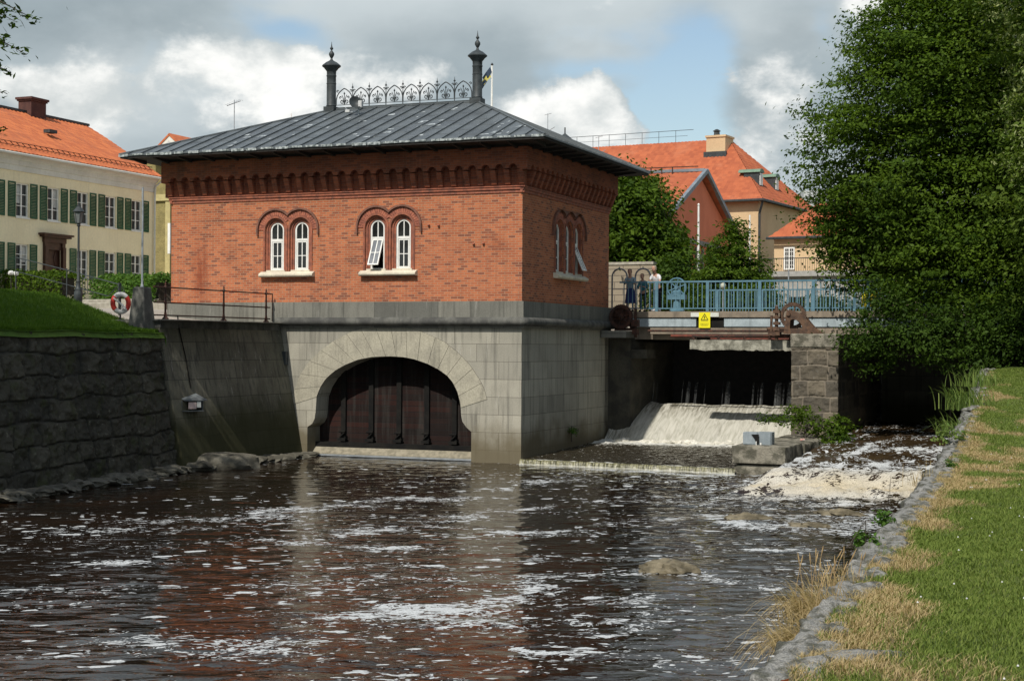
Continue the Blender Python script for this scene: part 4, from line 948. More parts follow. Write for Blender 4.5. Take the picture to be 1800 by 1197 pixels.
def hedge(name, pts, hz, wd, lab, seed, mat_=None, n=9000):
    th = thing(name, lab, 'hedge', pts[0])
    rs = np.random.RandomState(seed); a = np.array(pts[0]); b_ = np.array(pts[1]); k = rs.rand(n)
    C = (b_-a)*k[:, None]; dv = (b_-a)[:2]/np.linalg.norm((b_-a)[:2]); nn = np.array([-dv[1], dv[0], 0])
    off = (rs.rand(n)-.5); zz = rs.rand(n); side = rs.rand(n) < .6
    off = np.where(side, np.sign(off)*.5, off); zz = np.where(side, zz, 1.0)
    wob = 1+.10*np.sin(k*37+seed)+.07*np.sin(k*91)
    C = C+nn*(off*wd)[:, None]+np.array([0, 0, 1])*(zz*hz*wob)[:, None]+rs.normal(0, .05, (n, 3))
    N = nn*np.sign(off)[:, None]*.8+np.array([0, 0, .5])
    leaves('foliage', C, N, mat_ or lHedge, th, L=.13, W=.7, seed=seed, up=.4)
    m_ = M(); L0 = np.linalg.norm((b_-a)[:2]); m_.box(.4, L0-.4, -wd/2+.3, wd/2-.3, -.1, hz-.4); o = m_.build('branches', mBark, th); o.rotation_euler = (0, 0, math.atan2(dv[1], dv[0]))
q0, q1 = at(182, 530, 70), at(298, 535, 62); q0[2] = at(182, 532, 70)[2]; hedge('clipped_hedge', [q0, q1], 1.02, 1.2, 'bright green clipped hedge between the yellow house and the bollard', 3)
q0, q1 = at(-60, 514, 77), at(128, 530, 70); q0[2] -= .2; hedge('clipped_hedge', [q0, q1], 1.15, 1.2, 'darker loose hedge left of the street lamp under the lower windows', 5, lGreen)
mFl = mat('white_petals', (.7, .7, .68), (.6, .6, .58))
for i, (px, py) in enumerate(((19, 480), (28, 481))):
    q = at(px, py, 68); m_ = M(); rock_mesh(m_, (0, 0, 0), (.10, .10, .09), i, 2, .3); fh = setp(m_.build('white_flower_head', mFl, None, loc=q), ('left', 'right')[i]+' of the two round white flower heads over the left hedge', 'flower', 'white flower heads over the hedge')
    m_ = M(); m_.path([(0, 0, -.08), (0, .1, -1.2)], .02, 5); m_.build('stem', mBark, fh)

# ------------------------------------------------------------ houses
def facade(m_, ax, a0, a1, z0, z1, d0, d1, rects):
    m_.prism([(a0, z0), (a1, z0), (a1, z1), (a0, z1)], ax, d0, d1, [[(r[0], r[2]), (r[1], r[2]), (r[1], r[3]), (r[0], r[3])] for r in rects])
mYel = mat('cream_plaster', (.88, .78, .53), (.82, .72, .48), ns=.6, bs=60, bump=.1, fine=.05, streak=.12, streakcol=(.35, .30, .2))
mCream2 = mat('white_cornice', (.72, .71, .64), (.62, .61, .55), ns=1, fine=.05, streak=.15, streakcol=(.4, .39, .35))
mShut = mat('green_shutter', (.018, .105, .05), (.013, .08, .038), rough=.45, bump=.05)
mDoor = mat('brown_door', (.075, .032, .02), (.05, .022, .015), rough=.5)
def tiles(name, c1, c2, c3, rw_=.30, rh=.36):
    m, t, b = new_mat(name); tc = t.node('ShaderNodeTexCoord'); uv = tc.outputs['UV']; oc = tc.outputs['Object']
    u_, v_, _ = t.xyz(uv)
    a = t.math('SINE', t.math('MULTIPLY', u_, 2*math.pi/rw_)); fr = t.math('FRACT', t.math('DIVIDE', v_, rh))
    n = t.node('ShaderNodeTexBrick', offset=0.0); t.put(n.inputs['Vector'], uv); n.inputs['Scale'].default_value = 1; n.inputs['Brick Width'].default_value = rw_; n.inputs['Row Height'].default_value = rh; n.inputs['Mortar Size'].default_value = 0; t.put(n.inputs['Color1'], (0, 0, 0)); t.put(n.inputs['Color2'], (1, 1, 1))
    c = t.mix(t.ramp(n.outputs[0], 0, 1, smooth=False), c1, c2); c = t.mix(t.ramp(t.noise(oc, .5, 6, .65), .5, .75, 0, .7), c, c3)
    t.put(b.inputs['Base Color'], c); b.inputs['Roughness'].default_value = .75; b.inputs['Specular IOR Level'].default_value = .25
    t.put(b.inputs['Normal'], t.bump(t.noise(oc, 9, 4), .3, .02)); return m
mTile = tiles('orange_tiles', (.56, .175, .065), (.42, .12, .05), (.28, .10, .06)); mTileR = tiles('red_tiles', (.41, .115, .048), (.30, .08, .036), (.45, .16, .08), .30, .34)
def slope(name, pts, m, parent, thick=.12):            # a roof slope with its own downhill UVs
    P = [Vector([float(c) for c in p]) for p in pts]; e = (P[1]-P[0]).normalized(); n = (P[1]-P[0]).cross(P[2]-P[0]).normalized()
    if n.z < 0: n = -n
    up = n.cross(e); up = up if up.z > 0 else -up
    me = bpy.data.meshes.new(name); k = len(P); vs = P+[p-n*thick for p in P]
    me.from_pydata([tuple(v) for v in vs], [], [tuple(range(k)), tuple(range(2*k-1, k-1, -1))]+[(i, k+i, k+(i+1) % k, (i+1) % k) for i in range(k)])
    uv = me.uv_layers.new(name='UVMap')
    for l in me.loops: q = vs[l.vertex_index]-P[0]; uv.data[l.index].uv = (q.dot(e), q.dot(up))
    me.materials.append(m); o = bpy.data.objects.new(name, me); COL.objects.link(o)
    if parent: o.parent = parent
    return o

def tiled(name, pts, m, parent, du=.06, dv=.085, pw=.30, ph=.36, amp=.035, row=.03):   # a slope with real pantile relief; pts: eave left, eave right, ridge right, ridge left
    P = [np.array(p, float) for p in pts]; e = (P[1]-P[0]); e /= np.linalg.norm(e); n = np.cross(e, P[3]-P[0]); n /= np.linalg.norm(n); n = n if n[2] > 0 else -n; up = np.cross(n, e); up = up if up[2] > 0 else -up
    nu = int(np.linalg.norm(P[1]-P[0])/du); nv = int(np.linalg.norm(P[3]-P[0])/dv)
    U, V_ = np.meshgrid(np.linspace(0, 1, nu), np.linspace(0, 1, nv)); Q = (P[0]*(1-U[..., None])+P[1]*U[..., None])*(1-V_[..., None])+(P[3]*(1-U[..., None])+P[2]*U[..., None])*V_[..., None]
    a = (Q-P[0])@e; b_ = (Q-P[0])@up; fr = (b_/ph) % 1.0; h = amp*(.5+.5*np.sin(a*2*np.pi/pw+.15*np.sin(b_*3)))+row*(1-fr)+.012*pn(a*1.7, b_*1.7, 3)
    Q = Q+n*h[..., None]; o = gridmesh(name, Q[..., 0], Q[..., 1], Q[..., 2], m, parent)
    me = o.data; uv = me.uv_layers.new(name='UVMap'); li = np.empty(len(me.loops), int); me.loops.foreach_get('vertex_index', li); uv.data.foreach_set('uv', np.stack([a.ravel()[li], b_.ravel()[li]], 1).ravel())
    slope(name, [tuple(p-n*.02) for p in P], m, parent); return o
YC = 85.0; YO = (-19.7, 85.0, 0.0); mGlassH = mat('house_glass', (0.05, .055, .055), (0.03, .035, .035), rough=.35, spec=.3, fine=0)
yh = thing('yellow_house', 'long cream yellow house with green shutters and an orange tiled roof', 'building', YO, GR)
bays = [1.6, 3.89, 6.2, 8.52, 10.84, 13.2, 15.5, 17.8]; LEN = 19.5; DEP = 9.4
rects = []; wins = []
for i, s_ in enumerate(bays):
    wins.append((-s_, 9.80, 11.45)); 
    if i != 3: wins.append((-s_, 7.02, 8.50))
for (y, z0, z1) in wins: rects.append((y-.46, y+.46, z0, z1))
rects.append((-8.52-.55, -8.52+.55, 6.3, 8.55))
m_ = M(); facade(m_, 'x', -LEN, 0, 4.0, 12.2, -.35, 0, rects); m_.box(-DEP, -.35, -.3, -.001, 4.0, 12.2); m_.box(-DEP, -DEP+.3, -LEN, -.3, 4, 12.2); m_.box(-DEP+.3, -.35, -LEN, -LEN+.3, 4, 12.2); m_.build('wall', mYel, yh)
rnd = random.Random(5)
def house_window(y, z0, z1, w=.46):
    f = M(); f.box(-.14, -.07, y-w, y-w+.07, z0, z1); f.box(-.14, -.07, y+w-.07, y+w, z0, z1); f.box(-.14, -.07, y-w+.07, y+w-.07, z0, z0+.07); f.box(-.14, -.07, y-w+.07, y+w-.07, z1-.07, z1)
    f.box(-.13, -.075, y-.04, y+.04, z0+.07, z1-.07); f.box(0.001, .05, y-w-.05, y+w+.05, z0-.07, z0-.002)
    for k in (1, 2):
        zz = z0+(z1-z0)*k/3; f.box(-.125, -.08, y-w+.07, y-.04, zz-.018, zz+.018); f.box(-.125, -.08, y+.04, y+w-.07, zz-.018, zz+.018)
    win = f.build('window', mWhite, yh); g = M(); g.box(-.16, -.15, y-w, y+w, z0, z1); g.build('pane', mGlassH, win)
    if rnd.random() < .6:
        c_ = M(); s = rnd.choice([(-w+.08, -.02), (.02, w-.08)]); c_.box(-.148, -.142, y+s[0], y+s[1], z0+.1+(0 if rnd.random() < .5 else (z1-z0)*.35), z1-.1); c_.build('curtain', mCurtain, win)
for (y, z0, z1) in wins:
    house_window(y, z0, z1)
    for sg in (-1, 1):
        yc_ = y+sg*.80; s = M(); s.box(.01, .05, yc_-.26, yc_+.26, z0-.02, z0+.06); s.box(.01, .05, yc_-.26, yc_+.26, z1-.06, z1+.02); s.box(.01, .05, yc_-.26, yc_-.21, z0+.06, z1-.06); s.box(.01, .05, yc_+.21, yc_+.26, z0+.06, z1-.06)
        zm = (z0+z1)/2; s.box(.01, .05, yc_-.21, yc_+.21, zm-.03, zm+.03); z = z0+.08
        while z < z1-.1: s.bar((.025, yc_-.21, z), (.025, yc_+.21, z), .035, .055); z += .075
        s.build('shutter', mShut, yh)
d_ = M(); yd = -8.52; d_.box(-.2, -.12, yd-.55, yd+.55, 6.3, 8.55)
for a in (-.28, .28):
    d_.box(-.125, -.09, yd+a-.2, yd+a+.2, 6.5, 7.3); d_.prism([(yd+a-.15, 7.95), (yd+a, 7.55), (yd+a+.15, 7.95), (yd+a, 8.3)], 'x', -.125, -.09)
door = d_.build('door', mDoor, yh)
s = M(); s.box(.0, .12, yd-.80, yd-.56, 5.9, 8.7); s.box(.0, .12, yd+.56, yd+.80, 5.9, 8.7); s.box(0, .14, yd-.85, yd+.85, 8.7, 8.95); s.box(-.05, .05, yd-.559, yd+.559, 8.35, 8.699); s.box(-.11, -.02, yd-.559, yd-.50, 6.3, 8.349); s.box(-.11, -.02, yd+.50, yd+.559, 6.3, 8.349); s.box(.0, .30, yd-1.05, yd+1.05, 8.95, 9.05); s.box(0, .38, yd-1.15, yd+1.15, 9.05, 9.14); s.box(.12, .17, yd-.80, yd-.56, 6.3, 8.5); s.box(.12, .17, yd+.56, yd+.80, 6.3, 8.5); s.build('surround', mDoor, yh)
m_ = M(); pr = [(-.02, 12.0), (.06, 12.0), (.06, 12.25), (.12, 12.28), (.12, 12.50), (.22, 12.56), (.30, 12.70), (.34, 12.80), (-.3, 12.80), (-.3, 12.0)]
m_.prism([(p_[0], p_[1]) for p_ in pr], 'y', -LEN, 0.0) ; m_.build('cornice', mCream2, yh)
OH = .5; ez, rz, rx = 12.86, 15.9, -4.55
tiled('roof', [(OH, -LEN-.3, ez-.05), (OH, .25, ez-.05), (rx, .0, rz), (rx, -LEN-.3, rz)], mTile, yh)
slope('roof', [(-DEP-OH, .25, ez-.05), (-DEP-OH, -LEN-.3, ez-.05), (rx, -LEN-.3, rz), (rx, .0, rz)], mTile, yh)
m_ = M(); m_.add([(-.05, -.05, 12.2), (-DEP, -.05, 12.2), (rx, -.05, rz-.1)], [(0, 1, 2)]); m_.build('gable', mYel, yh)
m_ = M(); m_.box(rx-.14, rx+.14, -LEN, .1, rz-.02, rz+.10); m_.build('ridge_cap', mIron, yh)
m_ = M()
for i in range(44): m_.path([(-.05+.0, -LEN+.5+i*.43, ez+.52), (-.02, -LEN+.72+i*.43, ez+.36)], .018, 4)
m_.path([(-.02, -LEN, ez+.52), (-.02, -.2, ez+.52)], .02, 4); m_.path([(-.0, -LEN, ez+.36), (.0, -.2, ez+.36)], .02, 4); m_.build('snow_guard', mRust, yh)
m_ = M(); m_.box(-2.2, -1.8, -6.6, -6.0, 14.55, 14.72); m_.build('roof_hatch', mIron, yh)
m_ = M(); m_.path([(OH+.06, -LEN-.2, ez-.12), (OH+.06, .3, ez-.12)], .07, 8); m_.build('gutter', mCream2, yh)
m_ = M(); m_.path([(OH, .1, ez-.15), (.16, -.12, ez-.55), (.12, -.12, 11.9), (.12, -.12, 5.5)], .055, 8); m_.build('downpipe', mCream2, yh)
mChB = mat('brown_chimney', (.10, .045, .035), (.07, .03, .025))
m_ = M(); m_.box(rx-.42, rx+.42, -5.2, -4.0, rz-.8, rz+.62); m_.box(rx-.48, rx+.48, -5.26, -3.94, rz+.62, rz+.70); m_.box(rx-.54, rx+.54, -5.32, -3.88, rz+.70, rz+.82); m_.path([(rx, -4.6, rz+.82), (rx, -4.6, rz+.92)], .09, 8); m_.build('chimney', mChB, yh)

# ochre house beyond, seen between the yellow house and the gatehouse
oh = thing('ochre_house', 'rough ochre house with a white gable peeping out behind the yellow house', 'building', (at(264, 600, 97)[0], 97, 0), GR)
mOch = mat('ochre_render', (.30, .25, .10), (.22, .185, .075), ns=3, bs=14, bump=1.0, bd=.05)
m_ = M(); m_.box(0, 1.6, -.2, 7, 4, 12.6); m_.box(-8, -.6, 7, 12, 4, 16.3); m_.box(-.6, 1.2, 7, 12, 4, 13.5); m_.build('wall', mOch, oh)
m_ = M(); m_.box(-.2, 1.9, -.35, 7, 12.6, 13.0); m_.box(1.25, 1.6, -.28, -.19, 4.5, 12.6) ; m_.build('trim', mat('ochre_light', (.50, .43, .2), (.42, .36, .17)), oh)
m_ = M()
for (z0, z1) in ((9.3, 11.2), (5.6, 8.0)): M().box(1.45, 1.62, -.30, -.201, z0, z1).build('window_frame', mWhite, oh)
m_ = M(); m_.prism([(-4.4, 16.3), (-1.2, 16.3), (-2.8, 17.7)], 'y', 6.0, 6.3); m_.build('gable', mCream2, oh)
m_ = M(); m_.prism([(-3.9, 16.4), (-1.7, 16.4), (-2.8, 17.3)], 'y', 5.9, 5.999); m_.build('gable_panel', mat('gable_grey', (.6, .6, .57), (.5, .5, .48)), oh)
slope('roof', [(-1.0, 5.95, 16.25), (-1.0, 14, 16.25), (-2.8, 14, 17.8), (-2.8, 5.95, 17.8)], mTile, oh); slope('roof', [(-4.6, 14, 16.25), (-4.6, 5.95, 16.25), (-2.8, 5.95, 17.8), (-2.8, 14, 17.8)], mTile, oh)

# hidden town house carrying the aerial
q = at(455, 600, 84)
th_ = thing('town_house', 'town house hidden behind the gatehouse under the left aerial', 'building', (q[0], q[1], 0), GR)
m_ = M(); m_.box(-3, 5, 0, 8, 4, 10.5); m_.build('wall', mYel, th_); slope('roof', [(-3.2, -.4, 10.4), (5.4, -.4, 10.4), (5.4, 4, 13.0), (-3.2, 4, 13.0)], mTile, th_); slope('roof', [(5.4, 8.4, 10.4), (-3.2, 8.4, 10.4), (-3.2, 4, 13.0), (5.4, 4, 13.0)], mTile, th_)
def aerial(px, ytop, Y, zbase, lab, k=0):
    top = at(px, ytop, Y); th = thing('tv_aerial', lab, 'aerial', (top[0], top[1], zbase)); h = top[2]-zbase
    m_ = M(); m_.path([(0, 0, 0), (0, 0, h)], .025, 6); m_.build('mast', mSteel, th)
    m_ = M()
    if k == 0:
        m_.path([(-.35, -.3, h-.38), (.3, .25, h-.02)], .025, 5)
        for i in range(7): a = i/6; x_ = -.35+.65*a; m_.path([(x_+.15, -.45+.55*a, h-.38+.36*a), (x_-.15, -.15+.55*a, h-.38+.36*a+.1)], .012, 4)
        m_.path([(-.55, 0, h-2.0), (.60, 0, h-2.05)], .02, 5); [m_.path([(x_, -.3, h-2.02), (x_, .3, h-2.02)], .012, 4) for x_ in (-.45, -.2, .1, .4)]
    else:
        m_.path([(-.25, 0, h-.12), (.3, 0, h+.02)], .02, 5); m_.path([(0, 0, h-1.4), (.55, 0, h-1.05)], .025, 5); [m_.path([(x_, -.25, h-1.4+.6*x_), (x_, .25, h-1.35+.6*x_)], .015, 4) for x_ in (.15, .3, .45)]
    m_.build('antenna', mSteel, th)
aerial(412, 176, 86.5, 12.2, 'tall television aerial rising behind the left slope of the grey roof', 0)
q = at(512, 200, 90); m_ = M(); m_.path([(0, 0, 0), (0, 0, q[2]-4.35)], [.05, .03], 6); setp(m_.build('white_mast', mWhite, None, loc=(q[0], q[1], 4.35)), 'tip of a thin white mast showing above the grey roof left of the left stack', 'mast')

# flag behind the right stack
q = at(865, 116, 80); fp = thing('flagpole', 'white flagpole rising behind the right vent stack of the grey roof', 'flagpole', (q[0], q[1], 4.35)); h = q[2]-4.35
m_ = M(); m_.path([(0, 0, 0), (0, 0, h)], [.09, .05], 8); m_.build('pole', mWhite, fp); m_ = M(); m_.lathe([(.03, h), (.08, h+.06), (.03, h+.14)], (0, 0), 8); m_.build('knob', mIron, fp)
mFlB = mat('flag_blue', (.03, .05, .08), (.02, .035, .06)); mFlY = mat('flag_yellow', (.55, .50, .12), (.45, .40, .1))
fl = thing('flag', 'limp blue and yellow flag hanging from the pole by the right stack', 'flag', (q[0], q[1], 4.35+h-.15))
def strip(name, pts, m):
    P = []; n_ = len(pts)
    for (x, z, w_) in pts: P += [(x-.05, .0, z+w_/2), (x+.05, .12*math.sin(x*9), z-w_/2)]
    m_ = M(); m_.add(P+[(a, b+.02, c) for a, b, c in P], [(2*i, 2*i+1, 2*i+3, 2*i+2) for i in range(n_-1)]+[(2*n_+2*i, 2*n_+2*i+2, 2*n_+2*i+3, 2*n_+2*i+1) for i in range(n_-1)]+[(2*i, 2*i+2, 2*n_+2*i+2, 2*n_+2*i) for i in range(n_-1)]+[(2*i+1, 2*n_+2*i+1, 2*n_+2*i+3, 2*i+3) for i in range(n_-1)])
    m_.build(name, m, fl, fixn=True)
strip('upper_field', [(-.05, -.05, .28), (-.25, -.32, .30), (-.45, -.55, .16)], mFlB); strip('yellow_cross', [(-.10, -.30, .30), (-.28, -.52, .22), (-.52, -.82, .16), (-.66, -1.02, .12)], mFlY); strip('lower_field', [(-.30, -.62, .12), (-.50, -.85, .20), (-.70, -1.12, .34), (-.74, -1.30, .16)], mFlB)
# ------------------------------------------------------------ bridge
BX0, BX1 = .32, 21.0; BY0, BY1 = 8.95, 18.6; ZD = 5.02
br = thing('road_bridge', 'concrete road bridge with pale blue edge beam over the weir', 'bridge', GO, GR)
m_ = M(); m_.box(BX0, BX1, BY0, BY1, 4.80, ZD); m_.build('deck', mDeck, br)
m_ = M(); xa_, xb_ = on_g(1223, 560, BY0)[0], on_g(1272, 560, BY0)[0]; m_.box(BX0+.4, xa_, BY0+.05, BY0+.35, 4.46, 4.77); m_.box(xb_, BX1, BY0+.05, BY0+.35, 4.46, 4.77); m_.build('edge_beam', mLBlue, br, bevel=.008)
m_ = M(); m_.box(BX0+.5, BX1, BY0+.30, BY1-.3, 4.0, 4.799); m_.box(BX0+1.2, BX1, BY0+.02, BY0+.29, 4.20, 4.42); m_.build('girder', mDeck, br)
m_ = M(); m_.box(xa_+.02, xb_-.02, BY0+.10, BY0+.3, 4.0, 4.79); m_.build('bearing_frame', mBlack, br)
m_ = M(); m_.path([(BX0+2.0, BY0-.02, 4.13), (8.0, BY0-.02, 4.13)], .05, 8); m_.path([(BX0+3.5, BY0-.1, 4.03), (8.0, BY0-.1, 4.03)], .03, 8); m_.build('pipe', mat('red_oxide_pipe', (.20, .055, .035), (.12, .04, .03), ns=6), br)
m_ = M(); m_.box(-1.5, .85, 8.69, 22, -1.2, 4.3); m_.prism([(.85, 8.9), (.85, 22), (1.3, 22), (1.1, 12), (.95, 9.5)], 'z', -1, 3.9)
m_.box(.0, 1.45, 8.75, 9.9, 3.30, 3.62); m_.box(14.6, 24, 8.3, 22, -1.2, 4.79); m_.build('abutment', mat('wet_shaded_stone', (.075, .068, .05), (.035, .033, .026), ns=1.5, streak=.4, bump=.6, bd=.03), br)  # wet stone, its colour also darkened to deepen the shade under the bridge
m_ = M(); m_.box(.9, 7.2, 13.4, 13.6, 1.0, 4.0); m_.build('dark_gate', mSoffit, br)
m_ = M(); m_.box(8.9, 14.6, 15.5, 15.8, -1, 4.0); m_.build('channel_wall', mWing, br)
def railing(name, lab, y, x0, x1, zb, zt, sp_post, sp_bal, mtl, ph=0.0, mid=None, maxb=100):
    th = thing(name, lab, 'railing', g2w(x0, y, zb), GR); L0 = x1-x0; H = zt-zb
    m_ = M(); m_.box(0, L0, -.035, .035, H-.06, H); m_.build('top_rail', mtl, th)
    m_ = M(); m_.box(0, L0, -.02, .02, .09, .13); m_.build('bottom_rail', mtl, th)
    if mid: m_ = M(); m_.box(0, L0, -.02, .02, H-mid-.04, H-mid); m_.build('middle_rail', mtl, th)
    x = ph; first = None; posts = []
    while x < L0:
        if first is None: m_ = M(); m_.box(-.055, .055, -.05, .05, -.02, H-.061); first = m_.build('post', mtl, th, loc=(x, 0, 0))
        else: copy_part(first, th, (x, 0, 0))
        posts.append(x); x += sp_post
    x = sp_bal; fb_ = None; n = 0
    while x < L0 and n < maxb:
        if all(abs(x-p_) > .08 for p_ in posts):
            if fb_ is None: m_ = M(); m_.box(-.014, .014, -.014, .014, .131, H-.061); fb_ = m_.build('baluster', mtl, th, loc=(x, 0, 0))
            else: copy_part(fb_, th, (x, 0, 0))
            n += 1
        x += sp_bal
    return th
def g_at(px, yl): return on_g(px, 520, yl)[0]
px_posts = [g_at(p_, BY0+.08) for p_ in (1154.5, 1242.7, 1334.6, 1430)]; spn = (px_posts[3]-px_posts[0])/3
railing('bridge_railing', 'near blue bridge railing the three bystanders lean on, with tall balusters', BY0+.08, BX0, 16.5, ZD, 6.13, spn, .165, mBlue, px_posts[0]-BX0)
railing('bridge_railing', 'far blue bridge railing with close-set balusters behind the near one', BY1-.15, 1.2, 17.0, ZD, 6.16, spn, .125, mBlue, .4)
m_ = M(); m_.box(-9, BX0-.02, BY1-.6, BY1+14, 3.5, 5.0); m_.build('town_pavement', mPaving, None, loc=GO, rotz=GR)['kind'] = 'structure'

# warning sign
sx = g_at(1238, BY0-.1)
sg_ = thing('warning_sign', 'yellow electrical danger sign with a black triangle fixed under the blue railing', 'sign', g2w(sx, BY0-.03, 4.72), GR)
m_ = M(); m_.box(-.21, .21, -.02, .0, -.30, .26); m_.build('sign_face', mat('sign_yellow', (.80, .72, .02), (.76, .68, .02), rough=.4, fine=.03, bump=0), sg_)
mInk = mat('sign_black', (.01, .01, .01), (.02, .02, .02), rough=.5)
m_ = M(); m_.prism([(-.145, -.015), (.145, -.015), (0, .225)], 'y', -.025, -.021, [[(-.105, .008), (.105, .008), (0, .182)]]); m_.build('warning_triangle', mInk, sg_)
m_ = M(); m_.prism([(.012, .155), (-.028, .088), (.0, .088), (-.014, .05), (-.026, .056), (-.006, .016), (.02, .048), (.006, .046), (.032, .106), (.002, .106)], 'y', -.025, -.021); m_.build('lightning_bolt', mInk, sg_)
m_ = M()
rnd = random.Random(4)
for z, w_ in ((-.065, .13), (-.15, .15), (-.185, .15), (-.22, .12)):
    x = -w_
    while x < w_: l = rnd.uniform(.02, .05); m_.box(x, min(w_, x+l), -.024, -.021, z, z+(.018 if z > -.1 else .010)); x += l+.012
m_.build('small_print', mInk, sg_)
m_ = M(); m_.box(-.52, .52, 0.002, .022, .10, .25); m_.build('back_plate', mat('sign_white', (.66, .68, .62), (.55, .57, .52), rough=.5), sg_)

# old concrete beam between gatehouse and pier, with bolts
ob = thing('concrete_beam', 'crumbling pale concrete beam spanning under the bridge to the stone pier', 'beam', GO, GR)
yb = 7.0; xb0 = g_at(1213, yb)
m_ = M(); nseg = 34; rs = np.random.RandomState(8); xs = np.linspace(xb0, 7.27, nseg)
zb = 3.60+.06*rs.rand(nseg); zt_ = 3.97+.015*rs.rand(nseg)
vs = []; 
for i in range(nseg): vs += [(xs[i], yb+.02*rs.rand(), zb[i]), (xs[i], yb+.45, zb[i]), (xs[i], yb+.45, zt_[i]), (xs[i], yb, zt_[i])]
m_.add(vs, [(0, 1, 2, 3), tuple(4*(nseg-1)+j for j in (3, 2, 1, 0))]+[(4*i+j, 4*i+(j+1) % 4, 4*i+4+(j+1) % 4, 4*i+4+j) for i in range(nseg-1) for j in range(4)])
m_.build('beam', mConc, ob)
for px in (1217, 1262, 1308, 1352, 1389):
    xx = g_at(px, yb); m_ = M(); m_.path([(xx-.08, yb+.1, 3.98), (xx, yb+.1, 4.08), (xx+.08, yb+.1, 3.98)], .02, 5); m_.path([(xx, yb+.1, 3.98), (xx, yb+.1, 4.14)], .018, 5); m_.build('bolt', mRust, ob)
m_ = M(); m_.path([(xb0, yb+.3, 4.10), (7.2, yb+.3, 4.14)], .05, 8); m_.path([(xb0-1.8, yb+.9, 4.3), (7.0, yb+.9, 4.3)], .045, 8); m_.build('shaft', mRust, ob)

# pier and platform
pr_ = thing('stone_pier', 'tall stone pier of rough blocks carrying the rusty winch', 'pier', (0, 0, 0))
px0, px1, py0, py1 = 7.28, 8.85, 6.3, 17.0
m_ = M(); m_.box(px0+.08, px1-.08, py0+.08, py1, -1, 4.15); m_.build('core', mPlat, pr_, loc=GO, rotz=GR)
def gw2(x, y): q = g2w(x, y); return (q[0], q[1])
stonewall('wall_face', gw2(px0, py0), gw2(px1, py0), -.5, 4.2, .0, mPier, pr_, cw=.78, ch=.52, relief=.035, res=.025, seed=12, irr=.16)
stonewall('wall_face', gw2(px1, py0), gw2(px1, py1), -.5, 4.2, .0, mPier, pr_, cw=.9, ch=.52, relief=.035, res=.06, seed=15, irr=.12)
stonewall('wall_face', gw2(px0, py1), gw2(px0, py0), -.5, 4.2, .0, mPier, pr_, cw=.9, ch=.52, relief=.035, res=.06, seed=17, irr=.12)
m_ = M(); m_.box(px0-.03, px1+.03, py0-.05, py0+1.35, 3.72, 4.20); m_.build('cap_stone', mPlat, pr_, loc=GO, rotz=GR, bevel=.04)
pf_ = thing('stone_platform', 'low mossy stone platform in front of the pier between the two channels', 'platform', GO, GR)
def slab(x0, x1, y0, y1, z0, z1, seed, name='slab', n=14):
    bm = bmesh.new(); bmesh.ops.create_cube(bm, size=1); bmesh.ops.subdivide_edges(bm, edges=bm.edges[:], cuts=n, use_grid_fill=True)
    P = np.array([v.co for v in bm.verts]); c_ = np.array([(x0+x1)/2, (y0+y1)/2, (z0+z1)/2]); s_ = np.array([x1-x0, y1-y0, z1-z0])
    E_ = np.abs(P)*2; edge = np.sort(E_, 1)[:, 1]; P2 = P*s_+c_
    nz_ = fbm(P2[:, 0]*2.1+seed+P2[:, 2], P2[:, 1]*1.6-P2[:, 2]*2, 4, seed); P2 = P2-np.sign(P)*(E_ > .99)*(.03*sstep(.8, 1, edge)[:, None])+np.sign(P)*(E_ > .99)*(nz_*.035)[:, None]
    m_ = M(); m_.add([tuple(p_) for p_ in P2], [tuple(v.index for v in f.verts) for f in bm.faces]); bm.free()
    return m_.build(name, mPlat, pf_, smooth=True)
slab(6.98, 8.62, -.82, 1.6, .30, .86, 3); slab(7.02, 8.60, -.72, 2.0, -.6, .29, 5); slab(7.0, 8.7, 1.62, 4.0, .1, .82, 7); slab(7.02, 8.72, 4.02, 6.4, .1, .80, 9); slab(7.1, 8.66, 2.01, 6.3, -.6, .09, 11)
gb = thing('steel_box', 'small galvanised steel box with a dark notch on the low mossy platform', 'box', g2w(7.66, -.25, .86), GR)
m_ = M(); m_.box(-.42, .0, -.16, .22, 0, .36); m_.build('left_case', mat('box_grey', (.30, .345, .37), (.24, .28, .30), rough=.5, metal=.2), gb, bevel=.01)
m_ = M(); m_.prism([(.0+.002, -.10), (.40, -.16), (.44, -.1), (.44, .24), (.002, .24)], 'z', 0, .37); m_.build('right_case', MATS['box_grey'], gb)
m_ = M(); m_.prism([(-.16, .30), (.06, .31), (.06, .04), (-.02, .06), (-.06, .16)], 'y', -.185, -.165); m_.build('notch', mBlack, gb); m_ = M(); m_.box(-.02, .0, -.21, -.17, -.05, .10); m_.box(.10, .14, -.19, -.15, -.02, .06); m_.build('catch', mWhite, gb)
m_ = M(); m_.box(-.07, .07, -.04, .04, 0, .06); setp(m_.build('litter', mat('litter_pink', (.6, .22, .18), (.65, .6, .55), ns=20), None, loc=g2w(8.35, 2.9, .82), rotz=.4, bevel=.01), 'scrap of pink litter lying on the mossy platform behind the steel box', 'litter')

